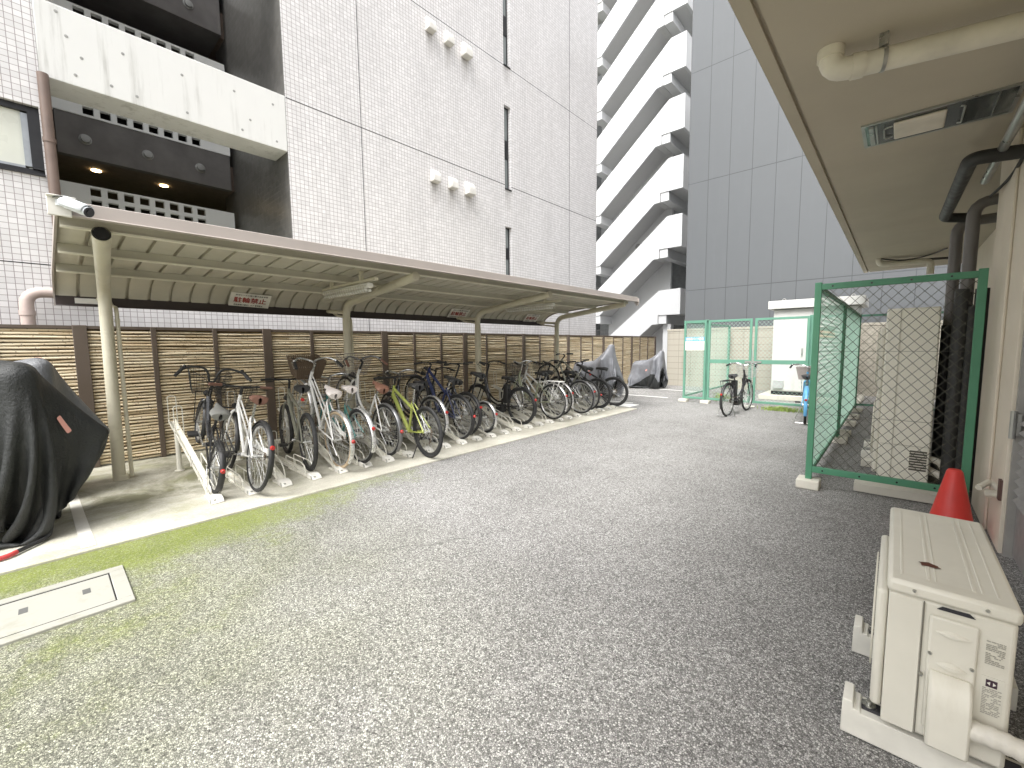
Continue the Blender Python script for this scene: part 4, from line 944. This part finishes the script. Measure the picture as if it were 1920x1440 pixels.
    if refl:
        a = R(158 if refl == 'fender' else 120); rr = r+.03; c_ = (rr*math.cos(a), 0, r+rr*math.sin(a))
        if refl == 'seat': c_ = (sdx+.04-.13, 0, sad_z-.14)
        w = MB(); w.lathe([(.0001,-.012),(.017,-.012),(.021,-.004),(.021,.010),(.0001,.012)], 16, c_, 0); L('reflector', w, M_refl)
    if rack:
        w = MB(); zr = 2*r+.055
        for y in (-.06,-.02,.02,.06): w.tube([(.14,y,zr),(-.24,y,zr)], .005, 6)
        w.tube(fillet([(.16,-.06,zr),(-.25,-.065,zr),(-.25,.065,zr),(.16,.06,zr)], .03), .006, 6)
        for s_ in (-1,1): w.tube([(-.10,s_*.065,zr),(0,s_*.075,r)], .006, 6); w.tube([(-.23,s_*.065,zr),(0,s_*.075,r)], .005, 6); w.tube([(.15,s_*.06,zr), Sc+Vector((-.02,s_*.02,-.02))], .005, 6)
        L('rear_rack', w, rack)
    if basket:
        bm, kind = basket; w = MB(); x0, x1 = bx+.05, bx+.33; z1 = bar_z-.02 if bar != 'high' else bar_z+.05; z0 = z1-.23; tw, bw_ = .19, .14
        def ring(t_): 
            z = z0+(z1-z0)*t_; hw = bw_+(tw-bw_)*t_; xa, xb = x0+.02*(1-t_), x1-.07*(1-t_); return [(xa,-hw,z),(xb,-hw,z),(xb,hw,z),(xa,hw,z)]
        nr, nv = (6, 7) if kind == 'wire' else (14, 14)
        for i in range(nr+1):
            q_ = ring(i/nr); w.tube(q_, .0045 if i == nr else (.0022 if kind == 'wire' else .0065), 4, closed=True)
        for k in range(4):
            for j in range(nv):
                t_ = j/nv; a0, a1 = [Vector(x) for x in ring(0)], [Vector(x) for x in ring(1)]
                w.tube([a0[k].lerp(a0[(k+1)%4], t_), a1[k].lerp(a1[(k+1)%4], t_)], .0022 if kind == 'wire' else .005, 4, False)
        q_ = [Vector(x) for x in ring(0)]
        for j in range(nv): w.tube([q_[0].lerp(q_[1], j/nv), q_[3].lerp(q_[2], j/nv)], .0022 if kind == 'wire' else .006, 4, False)
        L('basket', w, bm)
        if kind == 'solid':
            w = MB(); a0, a1 = ring(0), ring(1)
            for k in range(4): w.add([a0[k], a0[(k+1)%4], a1[(k+1)%4], a1[k]], [(0,1,2,3)])
            w.add(a0, [(0,1,2,3)]); L('basket_lining', w, bm)
        w = MB()
        for s_ in (-1,1): w.tube([(x0+.12,s_*.10,z0), (F.x,s_*.065,r)], .0045, 6)
        L('basket_stay', w, M_chrome if bar_m == M_chrome else M_blk)
    if stand == 'double':
        w = MB(); w.tube(fillet([(.0,.07,r),(-.06,.17,.02),(-.06,-.17,.02),(.0,-.07,r)], .03), .007, 8); w.tube([(-.06,.17,.02),(.02,.17,.012)], .006, 6); w.tube([(-.06,-.17,.02),(.02,-.17,.012)], .006, 6); L('kickstand', w, M_chrome)
    elif stand == 'side':
        w = MB(); w.tube([(.02,.07,r),(.06,.20,.02)], .008, 8); L('kickstand', w, M_blk)
    else:
        w = MB(); w.tube([(.02,.075,r),(-.18,.09,r-.10)], .007, 8); L('kickstand', w, M_chrome)
    if lamp:
        w = MB(); w.tube([(Hb.x+.05,0,Hb.z+.03),(Hb.x+.12,0,Hb.z+.03)], [.024,.034], 12); L('headlight', w, M_chrome if bar_m == M_chrome else M_blk)
    if battery:
        w = MB(); w.box(BB.x-.19,-.05,.36,BB.x-.09,.05,.70); w.box(BB.x-.07,-.06,BB.z-.10,BB.x+.10,.06,BB.z+.04); L('battery', w, M_blk, bevel=.012)
    return o
HI = 17.5       # pitch of the raised rails
B = bike
B('black small wheel bicycle with high swept handlebar and dark wire basket, nearest in the racks', (-4.92,1.03,.06), 174, HI, 9, 'mini', .25, 1.08, M_blkp, fat=.022, fender=M_blk, saddle=M_grsad, sad_z=.72, bar='high', bar_z=.82, bar_m=M_blk, basket=(M_basb,'wire'), rack=M_blk)
B('white bicycle with brown saddle and black mudguards, second from the near end', (-4.60,1.31,.05), 179, 0, 9, 'mixte', .34, 1.08, M_whitef, fender=M_blk, saddle=M_brsad, sad_z=.90, bar='flat', bar_z=.98, bar_m=M_blk, basket=(M_basb,'wire'), guard=M_whitef)
B('grey green flat bar bicycle with black saddle and chunky tyres, third from the near end', (-4.90,1.95,.05), 172, 0, 1, 'diamond', .335, 1.06, M_greyf, rim=M_rimd, fat=.024, saddle=M_blsad, sad_z=.94, bar='flat', bar_z=1.0, bar_m=M_blk, refl='seat')
B('white bicycle with tan tyres and a brown front basket, raised in the rack', (-4.86,2.24,.06), 180, HI, 0, 'mixte', .335, 1.06, M_whitef, tyre=M_tyrec, fender=M_silverf, saddle=M_whsad, sad_z=.84, bar='swept', bar_z=1.02, basket=(M_basbr,'dense'), guard=M_whitef)
B('teal bicycle with white saddle and silver mudguard', (-4.74,2.50,.05), 179, 0, 0, 'step', .33, 1.06, M_teal, fender=M_silverf, saddle=M_whsad, sad_z=.90, bar='swept', bar_z=1.0, basket=(M_basg,'wire'))
B('white bicycle with tan saddle and grey mudguard, raised beside the teal bicycle', (-4.92,2.90,.06), 180, HI, 0, 'step', .335, 1.06, M_whitef, fender=M_gunm, saddle=M_tan, sad_z=.84, bar='swept', bar_z=1.02, bar_m=M_gunm, basket=(M_basg,'wire'))
B('lime yellow bicycle parked on its own stand in front of the racks', (-4.42,3.26,.018), 176, 0, -1, 'mtb', .335, 1.06, M_lime, tyre=M_tyre, rim=M_rimd, fat=.023, saddle=M_blsad, sad_z=.92, bar='flat', bar_z=1.0, bar_m=M_blk, refl=None, stand='side')
B('black city bicycle with silver mudguard, just behind the lime bicycle', (-4.98,3.76,.05), 180, 0, 0, 'step', .335, 1.08, M_blkp, fender=M_silverf, saddle=M_blsad, sad_z=.86, bar='swept', bar_z=.98, basket=(M_basb,'wire'))
B('navy blue bicycle with black mudguard, raised in the rack', (-4.88,4.10,.06), 180, HI-4, 0, 'mtb', .335, 1.06, M_navy, fender=M_blk, saddle=M_blsad, sad_z=.86, bar='flat', bar_z=.96, bar_m=M_blk)
B('small wheel black folding bicycle with tall saddle and silver mudguard', (-4.86,4.68,.06), 180, 6, 0, 'mini', .25, 1.0, M_blkp, fender=M_silverf, saddle=M_blsad, sad_z=.92, bar='flat', bar_z=1.02, bar_m=M_blk)
B('black electric bicycle with a battery box behind the seat tube', (-4.86,5.60,.05), 180, 0, 0, 'step', .33, 1.1, M_blkp, rim=M_rimd, fender=M_blk, saddle=M_blsad, sad_z=.82, bar='swept', bar_z=1.06, bar_m=M_blk, battery=True)
B('olive green bicycle with dark front basket and silver rear carrier', (-4.75,6.38,.05), 176, 0, 0, 'step', .335, 1.10, M_olive, fender=M_silverf, saddle=M_blsad, sad_z=.86, bar='swept', bar_z=1.04, bar_m=M_chrome, basket=(M_basb,'wire'), rack=M_whitef)
B('black bicycle with black mudguards and orange red reflector, with wire basket near the far end', (-4.72,7.28,.05), 178, 0, 0, 'step', .335, 1.08, M_blkp, fender=M_gunm, saddle=M_blsad, sad_z=.84, bar='swept', bar_z=1.02, bar_m=M_blk, basket=(M_basb,'wire'))
B('black bicycle without mudguards, second from the far end beside the silver cover', (-4.78,8.05,.05), 180, 0, 0, 'mtb', .34, 1.06, M_blkp, rim=M_rimd, fat=.026, saddle=M_blsad, sad_z=.88, bar='flat', bar_z=1.0, bar_m=M_blk, refl='seat')
B('black bicycle without mudguards, last in the racks before the silver cover', (-4.68,8.62,.05), 184, 0, -5, 'mtb', .34, 1.06, M_blkp, rim=M_rimd, fat=.026, saddle=M_blsad, sad_z=.86, bar='flat', bar_z=1.0, bar_m=M_blk, refl=None)
B('black bicycle with black mudguards wedged between the navy and folding bicycles', (-4.95,4.37,.05), 180, 0, 3, 'step', .335, 1.06, M_blkp, fender=M_blk, saddle=M_blsad, sad_z=.84, bar='swept', bar_z=1.0, bar_m=M_blk)
B('white bicycle with silver mudguards just beyond the olive bicycle', (-4.92,6.82,.05), 180, 0, -2, 'mixte', .335, 1.06, M_whitef, fender=M_silverf, saddle=M_blsad, sad_z=.86, bar='swept', bar_z=1.0, basket=(M_basg,'wire'))
B('dark grey bicycle without basket, raised in the rack between black bicycles near the far end', (-4.95,7.70,.06), 180, HI, 0, 'diamond', .335, 1.06, M_greyf, saddle=M_blsad, sad_z=.88, bar='flat', bar_z=.98, bar_m=M_blk)
gp = 'bicycles on their stands by the pale green pen'
B('black electric city bicycle on a double stand before the pale green gate', (-2.43,9.02,0), 85, 0, 0, 'step', .33, 1.08, M_blkp, fender=M_blk, saddle=M_blsad, sad_z=.80, bar='swept', bar_z=.98, bar_m=M_chrome, basket=(M_bassil,'wire'), rack=M_blk, stand='double', battery=True, group=gp)
B('sky blue bicycle with grey front basket, half hidden by the dark green post', (-1.15,9.02,0), 97, 0, 0, 'step', .33, 1.06, M_bluef, fender=M_bluef, saddle=M_blsad, sad_z=.84, bar='swept', bar_z=.98, bar_m=M_chrome, basket=(M_basg,'solid'), stand='double', group=gp)

# ---------------------------------------------------------------- racks
M_rk = mat('rack_cream', (.70,.68,.60), .5, 0, .06, -5, 0, 80, .25, (.40,.30,.18)); M_pad = mat('rack_foot_white', (.74,.72,.66), .45)
who = {0:'the black small wheel bicycle',1:'the white bicycle with the brown saddle',3:'the grey green bicycle',4:'the white bicycle with tan tyres',5:'the teal bicycle',6:'the white bicycle with the tan saddle',9:'the black city bicycle with the silver mudguard',10:'the navy bicycle',12:'the black folding bicycle',15:'the black electric bicycle in the racks',11:'the black bicycle between the navy and folding bicycles',17:'the olive bicycle',19:'the white bicycle beyond the olive one',22:'the far dark grey bicycle',20:'the far black bicycle with the wire basket',23:'the second black bicycle from the far end',25:'the last black bicycle in the racks'}
mids = {2:'between the white and the grey green bicycles',7:'behind the lime bicycle, nearer of two',8:'behind the lime bicycle, farther of two',13:'just beyond the folding bicycle',14:'just before the black electric bicycle',16:'between the electric and the olive bicycles',18:'just beyond the olive bicycle',21:'beyond the far black basket bicycle',24:'between the last two black bicycles'}
def rack(i):
    y = 1.0+.305*i; hi = i % 2 == 0
    t = thing('bicycle_rack', ('raised' if hi else 'low')+' cream steel rack rail '+(('holding '+who[i]) if i in who else ('standing empty '+mids[i])), 'bicycle rack', (-4.66, y, .018), 'cream steel bicycle rack rails')
    x0, x1 = -4.70, (-6.45 if hi else -6.25); s = math.tan(R(HI)) if hi else .012; Z = lambda x: .035+(x0-x)*s*(1 if hi else 1)
    w = MB()
    for dy, hh in ((-.033,.03),(.033,.03)): w.bar((x0,y+dy,Z(x0)+.008),(x1,y+dy,Z(x1)+.008),.005,.036)
    w.bar((x0,y,Z(x0)-.008),(x1,y,Z(x1)-.008),.07,.004)
    w.bar((-4.78,y,.03),(-5.3,y,.03) if not hi else (-4.9,y,.03),.09,.02)
    part(t, 'rail', w, M_rk)
    w = MB(); w.prism([(-4.74,.019),(-4.60,.019),(-4.60,.03),(-4.64,.062),(-4.70,.075),(-4.74,.075)], 1, y-.052, y+.052); ft = part(t, 'foot_plate', w, M_pad, bevel=.006)
    w = MB(); w.lathe([(.012,.0),(.012,.010),(.0001,.012)], 10, (-4.625,y-.02,.045)); w.bar((-4.615,y-.054,.03),(-4.64,y-.054,.06),.004,.02); part(ft, 'bolt', w, M_screw)
    w = MB()
    for dy in (-.045,.045):
        xa, xb = -4.78, -5.35; w.tube(fillet([(xa,y+dy,Z(xa)),(xa-.03,y+dy,Z(xa)+.10),(xa-.12,y+dy,Z(xa-.12)+.13),(xb,y+dy,Z(xb)+.13),(xb,y+dy,Z(xb))], .03, 3), .006, 5)
        w.tube([(-5.07,y+dy,Z(-5.07)),(-5.07,y+dy,Z(-5.07)+.13)], .004, 5)
    part(t, 'wire_guide', w, M_rk)
    w = MB(); xh = x1+.10
    for xx in (xh, xh+.30):
        w = MB(); w.tube(fillet([(xx,y-.04,Z(xx)),(xx-.02,y-.04,Z(xx)+.34),(xx-.02,y+.04,Z(xx)+.34),(xx,y+.04,Z(xx))], .03, 3), .005, 6); part(t, 'hoop', w, M_rk)
    if hi:
        w = MB(); w.tube([(-6.22,y,.019),(-6.22,y,Z(-6.22))], .026, 10); w.lathe([(.05,.019),(.05,.026)], 12, (-6.22,y,0)); part(t, 'support_post', w, M_rk)
    else:
        w = MB(); w.box(-6.2,y-.06,.019,-6.1,y+.06,.034); part(t, 'foot_plate', w, M_pad, bevel=.004)
for i in range(26): rack(i)

# ================================================================ draped motorcycle covers
def drape(cx, cy, sx, sy, nx, ny, caps, z0, steps=150, iters=10, hem=None, seed=0, ang=0):
    rs = np.random.RandomState(seed)
    gx, gy = np.meshgrid(np.linspace(-sx/2,sx/2,nx), np.linspace(-sy/2,sy/2,ny), indexing='ij')
    ca_, sa_ = math.cos(ang), math.sin(ang)
    P = np.stack([cx+gx*ca_-gy*sa_, cy+gx*sa_+gy*ca_, np.full_like(gx, z0)+rs.rand(nx,ny)*.01], -1); V = np.zeros_like(P)
    dx, dy = sx/(nx-1), sy/(ny-1)
    Wt = np.ones((nx,ny,1))
    def proj(sa, sb, L, k):
        a = P[sa]; b_ = P[sb]; d = b_-a; l = np.linalg.norm(d, axis=-1, keepdims=True)+1e-9
        wa, wb = Wt[sa], Wt[sb]; c = d*(k*(l-L)/l/(wa+wb)); P[sa] += c*wa; P[sb] -= c*wb
    sl = slice
    cons = []
    for o_ in (0,1):
        e = (nx-o_)//2*2+o_; cons.append(((sl(o_,e-1,2),sl(None)),(sl(o_+1,e,2),sl(None)),dx,1.))
        e = (ny-o_)//2*2+o_; cons.append(((sl(None),sl(o_,e-1,2)),(sl(None),sl(o_+1,e,2)),dy,1.))
    dd = math.hypot(dx,dy)
    for o_ in (0,1):
        e = (nx-o_)//2*2+o_
        cons.append(((sl(o_,e-1,2),sl(0,-1)),(sl(o_+1,e,2),sl(1,None)),dd,.5)); cons.append(((sl(o_,e-1,2),sl(1,None)),(sl(o_+1,e,2),sl(0,-1)),dd,.5))
    cons.append(((sl(0,-3),sl(None)),(sl(3,None),sl(None)),3*dx,.06)); cons.append(((sl(None),sl(0,-3)),(sl(None),sl(3,None)),3*dy,.06))
    A = [(np.array(q_[0]), np.array(q_[1]), q_[2], q_[3] if len(q_) > 3 else 0) for q_ in caps]
    dt = .03
    for st in range(steps):
        V[...,2] -= 4.5*dt; V *= .88; Q = P.copy(); P += V*dt
        for it in range(iters):
            for sa, sb, L, k in cons: proj(sa, sb, L, k)
            if hem is not None and st > 75:
                hc, hr = hem; bm_ = np.zeros((nx,ny,1)); bm_[:3]=1; bm_[-3:]=1; bm_[:,:3]=1; bm_[:,-3:]=1
                t_ = np.array([hc[0],hc[1]]); d2 = P[...,:2]-t_; q2 = np.sqrt((d2[...,:1]/hr[0])**2+(d2[...,1:]/hr[1])**2)+1e-9
                P[...,:2] -= bm_*np.maximum(0,q2-1)/q2*d2*.012
            for a, b_, r_, fin in A:
                ab_ = b_-a; t_ = np.clip(((P-a)@ab_)/max(ab_@ab_,1e-9),0,1)[...,None]; c = a+t_*ab_
                if fin: c[...,2] = np.clip(P[...,2], c[...,2]-fin, c[...,2])
                d = P-c; l = np.linalg.norm(d,axis=-1,keepdims=True)+1e-9
                inside = l < r_; P[:] = np.where(inside, c+d/l*r_, P)
            P[...,2] = np.maximum(P[...,2], .022)
        V = (P-Q)/dt; Wt[:] = 1
        for a, b_, r_, fin in A:
            ab_ = b_-a; t_ = np.clip(((P-a)@ab_)/max(ab_@ab_,1e-9),0,1)[...,None]; c = a+t_*ab_; l = np.linalg.norm(P-c,axis=-1,keepdims=True); tc = l < r_*1.03+.004; V[:] = np.where(tc, V*.3, V); Wt[:] = np.where(tc & (P[...,2:] > c[...,2:]), .04, Wt)
        V[:] = np.where(P[...,2:] < .03, V*.3, V)
    return P
def cloth_mat(name, col, rough, var=.15, spec=.5):
    m, nt, b = new_mat(name); q = N(nt); set_b(b, rough, 0, spec); P = q.pos()
    c = q.mix(q.rng(q.noise(P, 6, 5), .3, .7), tuple(k*(1-var) for k in col), tuple(k*(1+var) for k in col)); q.put(c, b.inputs['Base Color'])
    h = q.m('ADD', q.m('MULTIPLY', q.noise(q.scl(P,(1,1,.4)), 11, 6, .65, .8), 1.), q.m('MULTIPLY', q.noise(P, 60, 4), .3)); q.bump(b, h, .6, .03); return m
M_cvb = cloth_mat('cover_black', (.019,.0205,.020), .58, .3); M_cvg = cloth_mat('cover_grey', (.15,.155,.165), .5); M_cvs = cloth_mat('cover_silver', (.165,.17,.185), .36, .2, .6)
M_strip = mat('reflective_strip', (.72,.36,.31), .4, 0, .1)
def cover(label, P, m, m2=None, split=None, strips=(), base=(0,0)):
    nx, ny = P.shape[:2]; t = thing('motorcycle_cover', label, 'motorcycle cover', (base[0], base[1], 0), 'motorcycles under fabric covers')
    w = MB(); w.v = [tuple(p) for p in P.reshape(-1,3)]
    w.f = [(i*ny+j, (i+1)*ny+j, (i+1)*ny+j+1, i*ny+j+1) for i in range(nx-1) for j in range(ny-1)]
    def shell(nm, fs, mm):
        a = MB(); a.v = w.v; a.f = fs; me = mesh_of(nm, a, mm, ORG[t.name], 180)
        bm_ = __import__('bmesh').new(); bm_.from_mesh(me); b2 = [v for v in bm_.verts if not v.link_faces]; __import__('bmesh').ops.delete(bm_, geom=b2, context='VERTS'); bm_.to_mesh(me); bm_.free()
        o = part(t, nm, me, mm); o.modifiers.new('sub','SUBSURF').levels = 1; o.modifiers['sub'].render_levels = 2
        s_ = o.modifiers.new('solid','SOLIDIFY'); s_.thickness = .002; return o
    if m2:
        fa = [f for f in w.f if split(f[0]//ny/(nx-1), f[0]%ny/(ny-1))]; fb = [f for f in w.f if not split(f[0]//ny/(nx-1), f[0]%ny/(ny-1))]
        main = shell('cover', fa, m); shell('lower_panel', fb, m2)
    else: main = shell('cover', w.f, m)
    du = np.gradient(P, axis=0); dv = np.gradient(P, axis=1); nn = np.cross(du, dv); nn /= np.linalg.norm(nn,axis=-1,keepdims=True)+1e-9
    for tgt, hi_, hj_ in strips:
        d = np.linalg.norm(P-np.array(tgt),axis=-1); i0, j0 = np.unravel_index(d.argmin(), d.shape)
        i0 = min(max(i0,6),nx-7); j0 = min(max(j0,6),ny-7)
        out = nn[i0,j0]; sg = 1
        c = P[i0,j0]; 
        if out@np.array([.7,-.3,.6]) < 0: sg = -1
        def at(A_, fi, fj):
            i, j = int(fi), int(fj); a_, b_ = fi-i, fj-j; i1, j1 = min(i+1,nx-1), min(j+1,ny-1)
            return (A_[i,j]*(1-a_)+A_[i1,j]*a_)*(1-b_)+(A_[i,j1]*(1-a_)+A_[i1,j1]*a_)*b_
        ki, kj = max(2,int(hi_*4)), max(2,int(hj_*4))
        rows = [[tuple(at(P,fi,fj)+sg*at(nn,fi,fj)*.007) for fj in np.linspace(j0-hj_,j0+hj_,kj+1)] for fi in np.linspace(i0-hi_,i0+hi_,ki+1)]
        a = MB(); a.grid(rows); s_ = part(t, 'reflective_strip', a, M_strip, smooth=180); s_.modifiers.new('sub','SUBSURF').render_levels = 2
    return t
Pb = drape(-5.05,-.55,2.5,2.7,84,90, [((-5.32,-.14,1.24),(-4.78,-.14,1.24),.12,.4),((-5.05,-.2,1.26),(-5.05,-.9,1.24),.12,.4),((-5.05,-.1,1.0),(-5.02,.29,.74),.06),((-5.05,-1.3,.8),(-5.05,-.1,.85),.2),((-5.05,-.25,.3),(-5.05,-.35,.3),.28),((-5.05,-1.4,.3),(-5.05,-1.5,.3),.3)], 1.5, hem=((-5.05,-.62),(.34,.75)), seed=1)
cover('black motorcycle cover at the left edge, hanging to the concrete', Pb, M_cvb, strips=[((-4.84,.09,.86),.6,2)], base=(-5.05,-.5))
Pg = drape(-6.1,-.45,2.2,2.6,74,86, [((-6.35,-.03,1.28),(-5.85,-.03,1.28),.10,.5),((-6.1,-.05,1.24),(-6.1,-1.0,1.0),.14,.3),((-6.1,.0,.9),(-6.1,.36,.60),.07),((-6.1,-1.3,.75),(-6.1,0,.8),.2),((-6.1,-.2,.3),(-6.1,-.3,.3),.3),((-6.1,-1.3,.3),(-6.1,-1.4,.3),.3)], 1.5, hem=((-6.1,-.5),(.32,.8)), seed=2)
cover('grey motorcycle cover standing behind the black one near the fence', Pg, M_cvg, strips=[((-6.0,-.02,1.39),4,.7)], base=(-6.1,-.45))
Ps = drape(-6.15,10.35,2.6,2.1,86,70, [((-5.73,10.31,1.375),(-5.73,10.39,1.375),.075,.5),((-5.85,10.05,1.02),(-5.85,10.65,1.02),.06,.3),((-6.0,10.35,.85),(-6.75,10.35,.78),.17),((-5.62,10.35,.3),(-5.64,10.35,.3),.28),((-6.75,10.35,.3),(-6.73,10.35,.3),.28)], 1.55, hem=((-6.1,10.35),(.62,.26)), seed=3)
cover('silver motorcycle cover rising to a sharp peak beyond the last bicycle', Ps, M_cvs, M_cvb, lambda u, v: .16 < u < .97 and .14 < v < .88, strips=[((-6.3,10.1,.75),1.2,.7)], base=(-6.15,10.35))
Pt = drape(-6.0,13.3,2.2,2.0,74,66, [((-5.58,13.24,1.15),(-5.58,13.36,1.15),.075,.4),((-5.72,13.05,.92),(-5.72,13.55,.92),.06,.3),((-5.9,13.3,.78),(-6.4,13.3,.72),.17),((-5.55,13.3,.25),(-5.56,13.3,.25),.24),((-6.4,13.3,.25),(-6.42,13.3,.25),.24)], 1.35, hem=((-5.98,13.3),(.5,.26)), seed=4)
cover('silver motorcycle cover farthest off, standing near the block wall', Pt, M_cvs, M_cvb, lambda u, v: .14 < u < .9 and .17 < v < .85, strips=[((-6.0,13.0,.6),1.2,.7)], base=(-6,13.3))
# cable lock trailing from the black cover
cl = thing('cable_lock', 'thick black cable lock with a red sleeve trailing from the black cover', 'lock', (-4.6, -.2, .02))
def gpt(px, py): return None
w = MB(); pts = arc_pts([(-4.93,-.07,.16),(-4.80,-.045,.135),(-4.72,-.055,.07),(-4.68,-.085,.042),(-4.60,-.15,.04),(-4.52,-.22,.04)], 8); w.tube(pts, .015, 12); part(cl, 'cable', w, M_blk)
w = MB(); w.tube(arc_pts([(-4.52,-.22,.04),(-4.47,-.27,.04),(-4.45,-.40,.04),(-4.48,-.6,.04)], 6), .0165, 12); part(cl, 'sleeve', w, mat('red_sleeve', (.45,.05,.05), .5))
